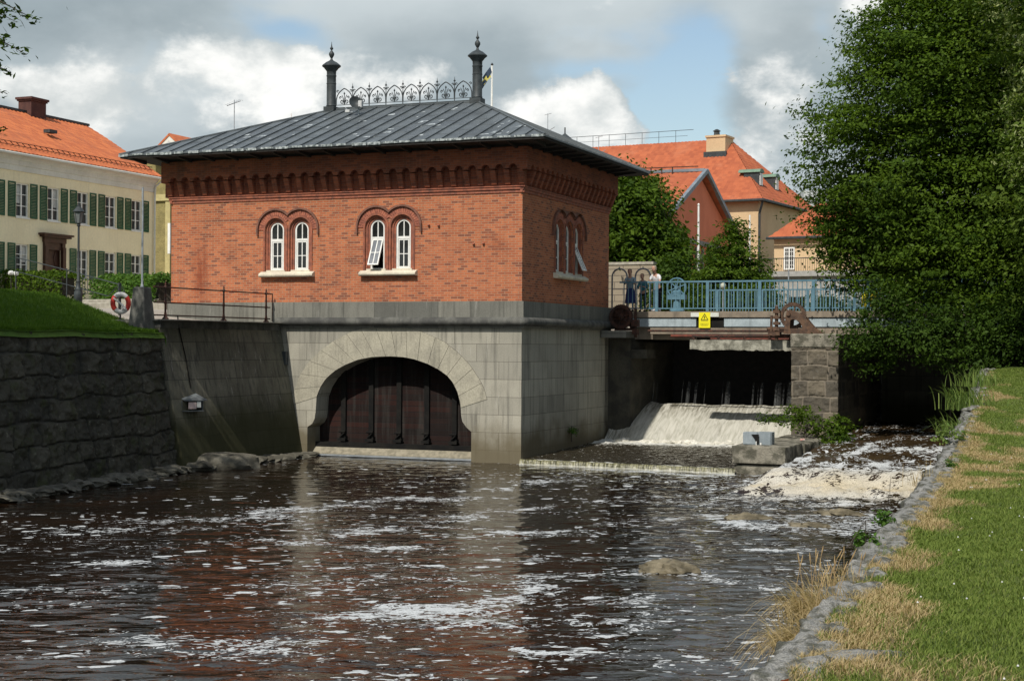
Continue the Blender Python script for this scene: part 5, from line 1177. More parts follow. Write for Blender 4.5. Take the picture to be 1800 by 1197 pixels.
# winches
def gear(m_, c, r, w_, nt, hub=.12, sp_=6, th=.05):          # in the local x-z plane, thickness along y
    out = []; 
    for i in range(nt):
        for k, rr in ((0, r), (.25, r+.035), (.5, r+.035), (.75, r)):
            a = 2*math.pi*(i+k)/nt; out.append((c[0]+rr*math.cos(a), c[1]+rr*math.sin(a)))
    inn = [(c[0]+(r-.10)*math.cos(2*math.pi*i/30), c[1]+(r-.10)*math.sin(2*math.pi*i/30)) for i in range(30)]
    m_.prism(out, 'y', -w_/2, w_/2, [inn]); 
    hb = [(c[0]+hub*math.cos(2*math.pi*i/14), c[1]+hub*math.sin(2*math.pi*i/14)) for i in range(14)]; m_.prism(hb, 'y', -w_*.9, w_*.9)
    for i in range(sp_):
        a = 2*math.pi*i/sp_+.3; m_.bar((c[0]+hub*.8*math.cos(a), 0, c[1]+hub*.8*math.sin(a)), (c[0]+(r-.06)*math.cos(a), 0, c[1]+(r-.06)*math.sin(a)), th, th)
wx = g_at(1392, 6.75)
wn = thing('sluice_winch', 'brown cast iron winch with a toothed wheel on top of the stone pier', 'winch', g2w(wx, 6.75, 4.2), GR)
K = 1/(3.83*51.2)
def Z7(x, y): return ((x-1390+50)*K*1.05-.25+.0, (515-y)*K)
fr_o = [Z7(*p_) for p_ in ((1340, 515), (1348, 470), (1352, 410), (1358, 380), (1378, 362), (1400, 368), (1440, 385), (1470, 405), (1495, 440), (1530, 480), (1560, 500), (1580, 515))]
hole = [Z7(*p_) for p_ in ((1380, 480), (1383, 425), (1400, 418), (1430, 428), (1450, 448), (1462, 480))]
m_ = M(); m_.prism(fr_o, 'y', -.16, -.08, [hole]); m_.prism(fr_o, 'y', .42, .50, [hole])
m_.path([(x_, -.12, z_) for x_, z_ in fr_o[3:]], .035, 6); m_.path([(fr_o[3][0]+.08, -.22, fr_o[3][1]-.02), (fr_o[3][0]+.08, .60, fr_o[3][1]-.02)], .07, 10)
m_.build('side_frame', mRustC, wn)
m_ = M(); gear(m_, Z7(1388, 395), .43, .10, 44); o = m_.build('gear_wheel', mRustC, wn); o.location = (0, .16, 0)
m_ = M()
for z in (.1, .3, .5, .7): m_.box(-.62, -.40, -.1, .1, z, z+.1)
m_.path([(-.52, 0, -.2), (-.52, 0, .95)], .06, 8); m_.path([(-.7, -.05, -.1), (-.68, -.05, .62)], .045, 6); m_.box(-.78, -.38, -.16, .16, -.06, .06); m_.path([(-.85, 0, .16), (-.2, 0, .16)], .06, 8); m_.build('screw_drive', mRustC, wn)
lx = g_at(1092, 8.2)
wl = thing('sluice_winch', 'dark sluice winch in the shade against the right side of the gatehouse', 'winch', g2w(max(lx, .45), 8.2, 4.66), GR)
m_ = M(); gear(m_, (0, .15), .42, .12, 40); m_.prism([(.37*math.cos(2*math.pi*i/24), .15+.37*math.sin(2*math.pi*i/24)) for i in range(24)], 'y', .07, .11); m_.build('gear_wheel', mRust, wl)
m_ = M(); m_.prism([(-.3, -.35), (.5, -.35), (.35, .1), (.1, .4), (-.12, .4)], 'y', .12, .2, [[(-.1, -.25), (.3, -.25), (.15, .1), (.0, .12)]]); m_.path([(-.4, .1, .15), (-.0, -.3, .15), (.1, .4, .15)], .05, 8); m_.path([(.55, 0, -.6), (.55, 0, .45)], .055, 8); m_.box(.42, .68, -.1, .1, -.2, .05); m_.box(.45, .65, -.12, .12, -.5, -.3); m_.build('side_frame', mRust, wl)
m_ = M(); m_.box(.02, 1.0, 7.7, 8.68, 4.05, 4.3); m_.build('winch_ledge', mPlinth, br)

# things on the bridge
for (px, lab) in ((1089, 'left of the two tall grey steel hoops behind the bystanders'), (1130, 'right of the two tall grey steel hoops behind the bystanders')):
    xx = g_at(px, 11.0); m_ = M(); w_ = .30
    m_.path([(-w_, 0, 0), (-w_, 0, 1.38)]+[(-w_*math.cos(math.pi*i/10), 0, 1.38+w_*math.sin(math.pi*i/10)) for i in range(1, 10)]+[(w_, 0, 1.38), (w_, 0, 0)], .032, 8); m_.path([(-w_, 0, .9), (w_, 0, .9)], .012, 6)
    m_.path([(0, 0, 1.68), (0, 0, 1.76)], .02, 6)
    setp(m_.build('steel_hoop', mat('hoop_grey', (.23, .24, .26), (.17, .18, .2), rough=.5), None, loc=g2w(xx, 11.0, ZD), rotz=GR), lab, 'hoop', 'steel hoops on the bridge')
xx = g_at(1190, 10.6); bw = thing('blue_capstan', 'blue painted sluice handwheel on its stand behind the near blue railing', 'handwheel', g2w(xx, 10.6, ZD), GR)
m_ = M(); m_.lathe([(.30, 0), (.30, .08), (.16, .16), (.13, .50), (.20, .62), (.20, .78), (.10, .84)], (0, 0), 14); m_.box(-.34, .34, -.18, .18, .48, .66); m_.build('stand', mBlue, bw, smooth=False)
m_ = M(); ring = [(.36*math.cos(2*math.pi*i/20), -.05, .92+.36*math.sin(2*math.pi*i/20)) for i in range(20)]; m_.path(ring, .03, 6, closed=True)
for i in range(6): a = R(60*i+20); m_.path([(0, -.05, .92), (.36*math.cos(a), -.05, .92+.36*math.sin(a))], .022, 6)
m_.path([(0, -.15, .92), (0, .2, .92)], .07, 8); m_.build('wheel', mBlue, bw)
xx = g_at(1271, 10.2); gl_ = thing('globe_lamp', 'round pale globe on a thin post behind the near blue railing', 'lamp', g2w(xx, 10.2, ZD), GR)
m_ = M(); m_.path([(0, 0, 0), (0, 0, .86)], .02, 6); m_.build('post', mSteel, gl_); m_ = M(); m_.lathe([(.02, .84), (.09, .88), (.12, .96), (.09, 1.04), (.02, 1.08)], (0, 0), 12); m_.build('globe', mat('globe_glass', (.48, .50, .42), (.36, .38, .3), rough=.2), gl_, smooth=True)
q = g2w(g_at(1386, 15.0), 15.0, ZD); m_ = M(); m_.path([(0, 0, 0), (0, 0, 1.75)], .03, 8); setp(m_.build('grey_post', mSteel, None, loc=q), 'thin grey steel post rising above the far railing under the balcony', 'post')
q = g2w(g_at(1528, 17.2), 17.2, ZD); ys = thing('yellow_notice', 'small yellow notice glimpsed through the leaves behind the far railing', 'sign', q, GR)
m_ = M(); m_.box(-.30, .30, -.02, .02, .35, .95); m_.build('panel', mat('notice_yellow', (.75, .62, .03), (.7, .58, .03), rough=.4), ys); m_ = M(); m_.path([(0, .04, 0), (0, .04, .9)], .03, 6); m_.build('post', mSteel, ys)

# ------------------------------------------------------------ people
mSkin = mat('skin', (.48, .28, .20), (.42, .24, .17), rough=.6, bump=.05, fine=.03)
def skin_obj(name, verts, edges, radii, m, parent, sub=1, root=0):
    me = bpy.data.meshes.new(name); me.from_pydata([tuple(v) for v in verts], edges, []); me.update()
    o = bpy.data.objects.new(name, me); COL.objects.link(o)
    sk = o.modifiers.new('skin', 'SKIN'); sk.use_smooth_shade = True
    for i, r_ in enumerate(radii):
        sv = me.skin_vertices[0].data[i]; sv.radius = (r_, r_) if not isinstance(r_, tuple) else r_; sv.use_root = (i == root)
    ss = o.modifiers.new('sub', 'SUBSURF'); ss.levels = sub; ss.render_levels = sub
    dg = bpy.context.evaluated_depsgraph_get(); me2 = bpy.data.meshes.new_from_object(o.evaluated_get(dg)); me2.name = name
    o.modifiers.clear(); o.data = me2; me2.materials.clear(); me2.materials.append(m)
    me2.polygons.foreach_set('use_smooth', [True]*len(me2.polygons)); o.parent = parent
    return o
def person(loc, rotz, h, lab, top, bottom, hair, lean=.25, skirt=False, shoes=None, hairlen=.0, arms='rail', sleeve=.5, railz=1.05):
    p = thing('person', lab, 'person', loc, rotz, 'bystanders on the bridge'); k = h/1.70
    hip = Vector((0, .18, .92*k)); tor = Vector((0, -math.sin(lean), math.cos(lean)))
    V = [hip, hip+tor*.20*k, hip+tor*.40*k, hip+tor*.50*k, hip+tor*.58*k+Vector((0, -.02, 0)), hip+tor*.64*k+Vector((0, -.07*k, .06*k)), hip+tor*.66*k+Vector((0, -.09*k, .13*k))]
    E_ = [(i, i+1) for i in range(6)]; Rr = [(.15*k, .11*k), (.125*k, .10*k), (.16*k, .11*k), (.10*k, .08*k), .052*k, (.075*k, .088*k), (.065*k, .075*k)]
    hands = []
    for sx_ in (-1, 1):
        b0 = len(V); sh_ = V[3]+Vector((sx_*.17*k, 0, -.02*k)); 
        if arms == 'rail': el = sh_+Vector((sx_*.07*k, -.10*k, -.24*k)); ha = Vector((sx_*.09*k, min(el.y-.17*k, -.12), max(el.z+.02, railz+.05)))
        else: el = sh_+Vector((sx_*.06*k, -.02*k, -.27*k)); ha = el+Vector((-sx_*.12*k, -.18*k, .05*k))
        V += [sh_, el, ha]; E_ += [(3, b0), (b0, b0+1), (b0+1, b0+2)]; Rr += [.062*k, .042*k, .027*k]
        d_ = (ha-el).normalized(); pc = ha+d_*.05*k; pi = len(V); V.append(pc); E_.append((b0+2, pi)); Rr.append((.036*k, .018*k)); hands.append((pc, d_, sx_))
        for f_ in range(4):
            s_ = (f_-1.5)*.019*k; fb2 = len(V); V += [pc+d_*.04*k+Vector((s_, 0, 0)), pc+d_*(.075+.006*(f_ % 3))*k+Vector((s_*1.1, 0, -.012*k)), pc+d_*(.09+.006*(f_ % 3))*k+Vector((s_*1.1, 0, -.035*k))]
            E_ += [(pi, fb2), (fb2, fb2+1), (fb2+1, fb2+2)]; Rr += [.009*k, .0085*k, .007*k]
        tb = len(V); V += [pc+Vector((-sx_*.035*k, 0, 0)), pc+d_*.035*k+Vector((-sx_*.05*k, 0, -.01*k))]; E_ += [(pi, tb), (tb, tb+1)]; Rr += [.010*k, .008*k]
        lg = len(V); hp = hip+Vector((sx_*.09*k, 0, -.05*k)); kn = Vector((sx_*.10*k, .12, .50*k)); an = Vector((sx_*.11*k, .16, .08*k)); to = Vector((sx_*.12*k, -.02*k, .03*k))
        V += [hp, kn, an, to]; E_ += [(0, lg), (lg, lg+1), (lg+1, lg+2), (lg+2, lg+3)]; Rr += [.09*k, .058*k, .038*k, (.038*k, .028*k)]
    body = skin_obj('body', V, E_, Rr, mSkin, p)
    hc = V[6]+Vector((0, 0, -.02*k))
    hd = M(); rock_mesh(hd, hc, (.074*k, .092*k, .112*k), 1, 3, 0.0)
    # face details
    hd2 = M(); hd2.path([hc+Vector((0, -.085*k, .01*k)), hc+Vector((0, -.112*k, -.022*k))], [.010*k, .014*k], 6)
    for sx_ in (-1, 1): hd2.path([hc+Vector((sx_*.074*k, 0, .02*k)), hc+Vector((sx_*.082*k, .005, -.02*k))], .014*k, 6)
    hd2.build('face', mSkin, p, smooth=True); hd.build('head', mSkin, p, smooth=True)
    ey = M(); [ey.path([hc+Vector((sx_*.03*k, -.088*k, .012*k)), hc+Vector((sx_*.03*k, -.095*k, .012*k))], .009*k, 6) for sx_ in (-1, 1)]; ey.path([hc+Vector((-.02*k, -.09*k, -.05*k)), hc+Vector((.02*k, -.09*k, -.05*k))], .005*k, 5); ey.build('eyes', mBlack, p)
    hr_ = M(); rock_mesh(hr_, hc+Vector((0, .025*k, .030*k)), (.088*k, .095*k, .105*k), 4, 3, .08)
    if hairlen: hr_.path([hc+Vector((0, .07*k, .02*k)), hc+Vector((0, .10*k, -hairlen*k))], [.06*k, .03*k], 8)
    hr_.build('hair', hair, p, smooth=True)
    tv = [hip+Vector((0, 0, -.02)), V[1], V[2], V[3]+Vector((0, 0, .01))]; te = [(0, 1), (1, 2), (2, 3)]; tr_ = [(.165*k, .125*k), (.145*k, .12*k), (.175*k, .13*k), (.11*k, .09*k)]
    idx = [i for i, v_ in enumerate(V)]
    for sx_ in (-1, 1):
        b0 = 7 if sx_ == -1 else 7+3+1+12+2+4
        s_, e_, h_ = V[b0], V[b0+1], V[b0+2]; n0 = len(tv)
        if sleeve <= 1: tv += [s_, s_.lerp(e_, sleeve)]; te += [(3, n0), (n0, n0+1)]; tr_ += [.072*k, .058*k]
        else: tv += [s_, e_, e_.lerp(h_, sleeve-1)]; te += [(3, n0), (n0, n0+1), (n0+1, n0+2)]; tr_ += [.072*k, .055*k, .038*k]
    skin_obj('top', tv, te, tr_, top, p)
    if skirt:
        m_ = M(); m_.lathe([(.13*k, 1.0*k), (.17*k, .92*k), (.20*k, .75*k), (.23*k, .48*k), (.245*k, .36*k)], (0, .17), 14); m_.build('skirt', bottom, p, smooth=True)
    else:
        lv = [hip+Vector((0, 0, .02))]; le = []; lr = [(.16*k, .12*k)]
        for sx_ in (-1, 1):
            n0 = len(lv); lv += [hip+Vector((sx_*.09*k, 0, -.07*k)), Vector((sx_*.10*k, .12, .50*k)), Vector((sx_*.11*k, .16, .12*k))]; le += [(0, n0), (n0, n0+1), (n0+1, n0+2)]; lr += [.10*k, .075*k, .06*k]
        skin_obj('trousers', lv, le, lr, bottom, p)
    for sx_ in (-1, 1):
        m_ = M(); rock_mesh(m_, (sx_*.115*k, .07, .045*k), (.048*k, .14*k, .045*k), 2, 2, .03); m_.build('shoe', shoes or mBlack, p, smooth=True)
    return p
def pl(px, y): return g2w(g_at(px, y), y, ZD)
cT1 = mat('pale_blue_cloth', (.30, .40, .46), (.24, .33, .38)); cS1 = mat('navy_cloth', (.02, .04, .16), (.016, .03, .12)); cBk = mat('black_cloth', (.018, .018, .022), (.012, .012, .015)); cTeal = mat('teal_cloth', (.04, .20, .24), (.03, .14, .17)); cWh = mat('white_cloth', (.72, .73, .74), (.60, .61, .63))
hBr = mat('brown_hair', (.16, .08, .04), (.10, .05, .03)); hBl = mat('fair_hair', (.30, .20, .11), (.22, .14, .08)); hGy = mat('grey_hair', (.42, .36, .27), (.30, .25, .19))
person(pl(1107, BY0+.35), GR+.15, 1.50, 'person in a pale blue top and navy skirt leaning on the bridge railing, arms folded', cT1, cS1, hBr, .22, True, None, .10, 'rail', .6)
person(pl(1128, BY0+.42), GR, 1.33, 'shortest bystander in black with a teal front, standing between the two others', cTeal, cBk, hBl, .12, False, None, 0, 'rest', 1.7)
person(pl(1152, BY0+.38), GR-.2, 1.62, 'person with short grey hair, white shirt and dark trousers looking down over the railing', cWh, cBk, hGy, .34, False, cWh, 0, 'rail', .7)

# ------------------------------------------------------------ buildings beyond the bridge
mPeach = mat('peach_plaster', (.60, .44, .26), (.54, .39, .23), ns=.5, bs=40, bump=.1, fine=.05); mSalm = mat('salmon_plaster', (.66, .20, .105), (.60, .175, .09), ns=.7, bs=40, bump=.1, fine=.06)
mGreyS = mat('grey_surround', (.24, .23, .21), (.18, .17, .16), ns=2); mCop = mat('green_copper', (.17, .27, .19), (.11, .19, .14), ns=2, rough=.6); mSlateT = mat('verge_metal', (.22, .26, .29), (.16, .19, .22), rough=.5, ns=2)
YM = 112.0; q = at(1341, 350, YM); MR = R(-28)
mn = thing('mansion', 'large peach mansion with a huge red tiled roof and cream chimney', 'building', (q[0], q[1], 0), MR)
ze = q[2]; Wd = 14.4; LX = 38; zr = 19.9
m_ = M(); m_.box(-LX, -.5, .5, Wd-.5, 4.2, ze-.05); m_.build('wall', mPeach, mn)
tiled('roof', [(-LX, 0, ze), (0, 0, ze), (-5.2, Wd/2, zr), (-LX, Wd/2, zr)], mTileR, mn, .075, .085); tiled('roof', [(0, 0, ze), (0, Wd, ze), (-5.2, Wd/2+.02, zr), (-5.2, Wd/2-.02, zr)], mTileR, mn, .075, .085); slope('roof', [(0, Wd, ze), (-LX, Wd, ze), (-LX, Wd/2, zr), (-5.2, Wd/2, zr)], mTileR, mn)
m_ = M(); m_.path([(-LX, -.08, ze-.05), (.08, -.08, ze-.05), (.08, Wd, ze-.05)], .10, 6); m_.path([(.0, .0, ze-.1), (-.4, .42, ze-1.0), (-.42, .42, 4.4)], .09, 6); m_.build('gutter', mIron, mn)
cz = at(1264, 237, YM+7)[2]; m_ = M(); cx_ = -5.6; m_.box(cx_-.8, cx_+.75, Wd/2-1.9, Wd/2-.1, zr-2.6, cz-.15); m_.box(cx_-.87, cx_+.82, Wd/2-1.98, Wd/2-.02, cz-.15, cz); ch_ = m_.build('chimney', mPeach, mn)
m_ = M(); m_.lathe([(.25, cz), (.22, cz+.35), (.32, cz+.40), (.1, cz+.55)], (cx_-.2, Wd/2-1.2), 10); m_.build('flue', mIron, ch_)
m_ = M(); m_.box(cx_-.95, cx_+.9, Wd/2-2.1, Wd/2-1.9, zr-1.7, zr-1.15); m_.build('flashing', mIron, ch_)
m_ = M(); xr0, xr1 = -LX+8, -8.7; 
m_.path([(xr0, Wd/2, zr+.95), (xr1+.5, Wd/2, zr+.95)], .022, 5); m_.path([(xr0, Wd/2, zr+.5), (xr1, Wd/2, zr+.5)], .014, 5)
x = xr0
while x <= xr1: m_.path([(x, Wd/2, zr-.05), (x, Wd/2, zr+.95)], .02, 5); x += 1.45
m_.build('roof_walk_rail', mIron, mn)
m_ = M(); xt = -19.5; m_.box(xt-.7, xt+.7, Wd/2-.7, Wd/2+.7, zr-.4, zr+.35); m_.add([(xt-.95, Wd/2-.95, zr+.35), (xt+.95, Wd/2-.95, zr+.35), (xt+.95, Wd/2+.95, zr+.35), (xt-.95, Wd/2+.95, zr+.35), (xt, Wd/2, zr+1.35)], [(0, 1, 4), (1, 2, 4), (2, 3, 4), (3, 0, 4), (3, 2, 1, 0)]); m_.path([(xt, Wd/2, zr+1.3), (xt, Wd/2, zr+1.8)], .06, 6); m_.build('roof_turret', mIron, mn)
for (y, k_) in ((2.9, .24), (6.6, .24)):                     # dormers on the hip end
    zc = ze+(zr-ze)*k_; xd = -5.2*k_
    m_ = M(); m_.box(xd-1.1, xd+.1, y-.40, y+.40, zc-.3, zc+.95); dm = m_.build('dormer', mIron, mn)
    m_ = M(); n_ = 8; m_.prism([(y-.52, zc+.95)]+[(y-.52*math.cos(math.pi*i/n_), zc+.95+.28*math.sin(math.pi*i/n_)) for i in range(1, n_)]+[(y+.52, zc+.95)], 'x', xd-1.5, xd+.2); m_.build('dormer_roof', mCop, dm)
    m_ = M(); m_.box(xd+.101, xd+.15, y-.3, y-.04, zc, zc+.9); m_.box(xd+.101, xd+.15, y+.04, y+.3, zc, zc+.9); m_.build('dormer_window', mWhite, dm)
m_ = M(); zc = ze+1.0; m_.box(-5.9, -5.1, 1.0, 2.4, zc-.6, zc+.5); m_.box(-6.0, -5.0, .9, 2.8, zc+.5, zc+.62); m_.build('dormer', mCop, mn)
# low wing with balcony
q2 = at(1350, 418, 104); ww_ = thing('garden_wing', 'low peach wing with a hipped red roof, french window and balcony', 'building', (q2[0], q2[1], 0), MR); z2 = q2[2]; za_ = at(1386, 362, 107)[2]
m_ = M(); m_.box(.3, 9, .4, 8, 4.2, z2-.05); m_.build('wall', mPeach, ww_)
tiled('roof', [(0, 0, z2), (9.3, 0, z2), (8, 2.8, za_), (2.6, 2.8, za_)], mTileR, ww_, .07, .085); slope('roof', [(0, 8, z2), (0, 0, z2), (2.6, 2.8, za_), (2.6, 8, za_)], mTileR, ww_)
m_ = M(); m_.path([(-.1, -.1, z2-.05), (9.3, -.1, z2-.05)], .09, 6); m_.build('gutter', mIron, ww_)
zf0 = at(1384, 476, 105)[2]; zf1 = at(1384, 437, 105)[2]
def wloc(px, Y=104.4): d = ray(px, 500); k_ = (q2[1]+.0-0)/d[1]; P = CAM+d*k_; dx = P[0]-q2[0]; return dx*math.cos(MR)/(1-(d[0]/d[1])*math.tan(-MR)*-1) if False else dx/ math.cos(MR)/(1-(d[0]/d[1])*math.tan(MR))
xf0, xf1 = wloc(1375), wloc(1394); wd_ = (xf1-xf0)
m_ = M(); m_.box(xf0, xf1, .30, .395, zf0, zf0+.1); m_.box(xf0, xf1, .30, .395, zf1-.1, zf1); 
for a in (0, .44, .88): m_.box(xf0+wd_*a, xf0+wd_*a+wd_*.12, .30, .395, zf0+.1, zf1-.1)
for a in (.28, .72): m_.box(xf0+wd_*a-.015, xf0+wd_*a+.015, .32, .39, zf0+.1, zf1-.1)
for i in range(1, 5): z = zf0+(zf1-zf0)*i/5; m_.box(xf0, xf1, .325, .385, z-.015, z+.015)
fw = m_.build('french_window', mWhite, ww_); m_ = M(); m_.box(xf0+.02, xf1-.02, .386, .394, zf0+.05, zf1-.05); m_.build('pane', mGlass, fw)
zb0 = at(1384, 477, 103)[2]-.1; m_ = M(); m_.box(-1.5, 8, -2.6, .3, zb0-.35, zb0); m_.box(-1.2, 7.8, -2.3, .2, 4.2, zb0-.351); bl = m_.build('balcony', mat('balcony_grey', (.38, .38, .36), (.3, .3, .28)), ww_)
m_ = M(); m_.box(-1.5, 8, -2.6, -2.55, zb0+.80, zb0+.86); m_.box(-1.5, -1.45, -2.55, .2, zb0+.80, zb0+.86)
for i in range(64): m_.path([(-1.48+i*.148, -2.58, zb0), (-1.48+i*.148, -2.58, zb0+.8)], .015, 4)
m_.build('balcony_rail', mIron, ww_)
m_ = M(); [m_.box(x_, x_+1.1, -2.33, -2.31, 5.0, 7.0) for x_ in (0.2, 2.2, 4.2)]; m_.build('window', mGlass, ww_)
# red gabled house: its gable faces local +x
q3 = at(1170, 365, 90); rg = thing('red_gable_house', 'salmon red house whose gable with grey verges faces the bridge', 'building', (q3[0], q3[1], 0), GR)
zE = 11.6; zA = at(1231, 303, 97)[2]; Lg = 15.2; RL = 22
m_ = M(); m_.prism([(0, 4.2), (Lg, 4.2), (Lg, zE-.15), (Lg/2, zA-.25), (0, zE-.15)], 'x', -RL, 0); m_.build('wall', mSalm, rg)
tiled('roof', [(-RL, -.5, zE-.2), (.35, -.5, zE-.2), (.35, Lg/2, zA+.05), (-RL, Lg/2, zA+.05)], mTileR, rg, .07, .085); slope('roof', [(.35, Lg+.5, zE-.2), (-RL, Lg+.5, zE-.2), (-RL, Lg/2, zA+.05), (.35, Lg/2, zA+.05)], mTileR, rg)
m_ = M(); m_.bar((.42, -.55, zE-.25), (.42, Lg/2, zA+.08), .22, .26); m_.bar((.42, Lg+.55, zE-.25), (.42, Lg/2, zA+.08), .22, .26); m_.bar((-RL, Lg/2, zA+.14), (.3, Lg/2, zA+.14), .25, .18); m_.build('verge', mSlateT, rg)
m_ = M()
for i in range(30): m_.box(-RL+i*.7, -RL+i*.7+.06, Lg/2-.45, Lg/2-.38, zA-.1, zA+.35)
m_.box(-RL, 0, Lg/2-.45, Lg/2-.40, zA+.3, zA+.36); m_.build('snow_guard', mRust, rg)
m_ = M(); m_.box(-2.5, .25, -.7, .0, zE-.75, zE-.3); m_.build('cornice', mGreyS, rg); m_ = M(); m_.box(.001, .14, 3.0, 12.5, 10.05, 10.35); m_.box(.001, .12, 2.9, 3.3, 4.5, 10.05); m_.build('band', mGreyS, rg)
for y in (4.2, 7.4, 10.6):
    m_ = M(); m_.box(.001, .10, y-.95, y-.62, 6.2, 9.9); m_.box(.001, .10, y+.62, y+.95, 6.2, 9.9); m_.box(.001, .12, y-.95, y+.95, 9.2, 9.5); wv_ = m_.build('window', mGreyS, rg)
    m_ = M(); m_.box(.001, .05, y-.62, y+.62, 6.2, 9.2); m_.build('pane', mGlass, wv_); m_ = M(); m_.box(.051, .08, y-.05, y+.05, 6.2, 9.2); m_.box(.051, .08, y-.62, y+.62, 7.9, 8.0); m_.build('glazing_bar', mGreyS, wv_)
# modern pale block glimpsed far right
q = at(1412, 500, 190); fb3 = thing('pale_block', 'pale grey block glimpsed between the mansion and the big tree', 'building', (q[0], q[1], 0)); m_ = M(); z1_ = at(1412, 335, 190)[2]; m_.box(0, 30, 0, 14, 4.2, z1_); m_.build('wall', mat('pale_wall', (.5, .52, .52), (.42, .44, .44)), fb3)
m_ = M(); [m_.box(-.2, 30.2, -.25, 0, z, z+1.2) for z in np.arange(6, z1_-2, 3.2)]; m_.build('window', mGlass, fb3)
aerial(963, 200, 121, 17.0, 'small aerial with two short arms above the right slope of the grey roof', 1)
aerial(1052.5, 240, 121, 18.0, 'thin rod aerial left of the mansion roof railing', 1)
# grey garden wall and flagpole
q = at(1060, 520, 78); q_ = at(1152, 520, 76); zt = at(1105, 466, 77)[2]
gw_ = thing('garden_wall', 'long pale block garden wall behind the bystanders', 'wall', (q[0]-6, q[1]+2, 4.35), math.atan2(q_[1]-q[1]-2, q_[0]-q[0]+6))
m_ = M(); m_.box(0, 9.2, 0, .5, 0, zt-4.35); m_.build('wall_face', brick_mat('block_wall', (.30, .26, .19), (.24, .20, .145), (.35, .31, .24), (.12, .10, .08), .9, .32, .02, var=.5), gw_); m_ = M(); m_.box(-.05, 9.25, -.05, .55, zt-4.35, zt-4.22); m_.build('coping', mKerb, gw_)
q = at(1228, 362, 82); m_ = M(); m_.path([(0, 0, 0), (0, 0, q[2]-4.35)], [.085, .05], 8); m_.lathe([(.02, q[2]-4.35), (.07, q[2]-4.3), (.02, q[2]-4.22)], (0, 0), 8); setp(m_.build('flagpole', mWhite, None, loc=(q[0], q[1], 4.35)), 'bare white flagpole standing before the salmon red gable', 'flagpole')
q = at(1318, 378, 95); m_ = M(); m_.path([(0, 0, 0), (0, 0, q[2]-4.35)], [.085, .05], 8); setp(m_.build('flagpole', mWhite, None, loc=(q[0], q[1], 4.35)), 'short white pole tip before the peach mansion wall, right of the leafy tree', 'flagpole')

# ------------------------------------------------------------ trees
def tree(name, lab, base, h, r, lobes, nc, per, spread, leaf, L, seed, W=.5, up=.7, flat=.5, inner=.35, nl=10, extra=None):
    th = thing(name, lab, 'tree', base)
    lb = [(l[0]-base[0], l[1]-base[1], l[2]-base[2])+tuple(l[3:]) for l in lobes]
    C, N, T, cc = crown_points(lb, nc, per, spread, seed, flat, inner)
    leaves('crown', C, N, leaf, th, L, W, seed, up, tint=T)
    rs = np.random.RandomState(seed+1); tg = cc[rs.choice(len(cc), nl)]
    m_ = M(); limbs(m_, (0, 0, 0), h, r, tg*.92+np.array([0, 0, h*.4])*.08, seed); m_.build('trunk', mBark, th, smooth=True)
    return th, lb
tree('hornbeam', 'huge dense green tree overhanging the right end of the blue bridge', (18.5, 55.5, 4.0), 6.5, .5,
     [(15.9, 54, 9.3, 5.5, 5, 5.2), (18.5, 52, 13.2, 5.4, 5, 4.6), (16.8, 51.8, 6.3, 4.3, 3.6, 2.7), (15.4, 54, 12.6, 4.3, 4, 3.0), (14.4, 55, 9.6, 3.7, 3.5, 3.9), (17, 57.5, 8.5, 4.2, 2.5, 4), (14.2, 54, 14.4, 2.5, 2.3, 1.5), (16.2, 54, 15.2, 3.4, 3, 2.2), (13.0, 54, 8.3, 2.4, 2.0, 1.9), (17.5, 55, 15.5, 4.5, 4, 3.2), (19.5, 50, 8, 4.5, 4, 5)], 6200, 62, .38, lGreen, .15, 1, inner=.55, flat=.28)
tree('lime_tree', 'tall lime tree with pale blossom clusters at the right edge of the picture', (20.5, 45.5, 3.0), 6, .45,
     [(19.0, 45.5, 13.5, 5.0, 5, 5.0), (19.0, 44, 8.6, 4.8, 4, 4.0), (17.9, 44.6, 5.8, 2.8, 2.6, 1.9), (21, 41.5, 10, 5, 4, 5.5), (22, 43, 5, 5.5, 4, 3)], 3900, 56, .38, lLime, .15, 2, inner=.55, flat=.28)
# blossom clusters belong to the lime tree
lime = [o for o in COL.objects if o.name == 'lime_tree'][0]
C, N, T, _ = crown_points([(-1.6, -.4, 11.0, 4.9, 5, 4.8), (-1.5, -1, 6.5, 4.4, 4, 2.6)], 1100, 20, .14, 33, .9, .97)
k = (C[:, 2] > 5.0); leaves('blossom', C[k], N[k], lBloss, lime, .13, .45, 3, .4)
tree('hornbeam', 'low leafy bough drooping over the dark channel beside the pier', (15.9, 48.4, 2.2), 2.4, .12,
     [(11.6, 50.2, 3.9, 1.0, .9, .9), (12.7, 49.6, 4.3, 1.3, 1.1, 1.0), (14.2, 49.0, 4.2, 1.7, 1.3, 1.3), (15.6, 47.8, 4.0, 1.8, 1.4, 1.6), (12.1, 50, 5.2, .8, .8, .8)], 620, 34, .22, lDark, .13, 6, inner=.2, nl=14)
tree('chestnut', 'bushy chestnut tree rising between the gatehouse and the red gabled house', (8.2, 80, 4.4), 4.5, .3,
     [(at(1100, 400, 80)[0], 80, 10.0, 2.7, 2.6, 2.6), (at(1085, 345, 80)[0], 80, 11.4, 2.2, 2, 1.6), (at(1145, 420, 79)[0], 79, 8.4, 1.9, 2, 2.0), (at(1075, 440, 80)[0], 80, 7.6, 2, 2, 1.8), (at(1172, 460, 78)[0], 78, 7.4, 1.3, 1.3, 1.5)], 1500, 34, .34, lGreen, .26, 8, inner=.4)
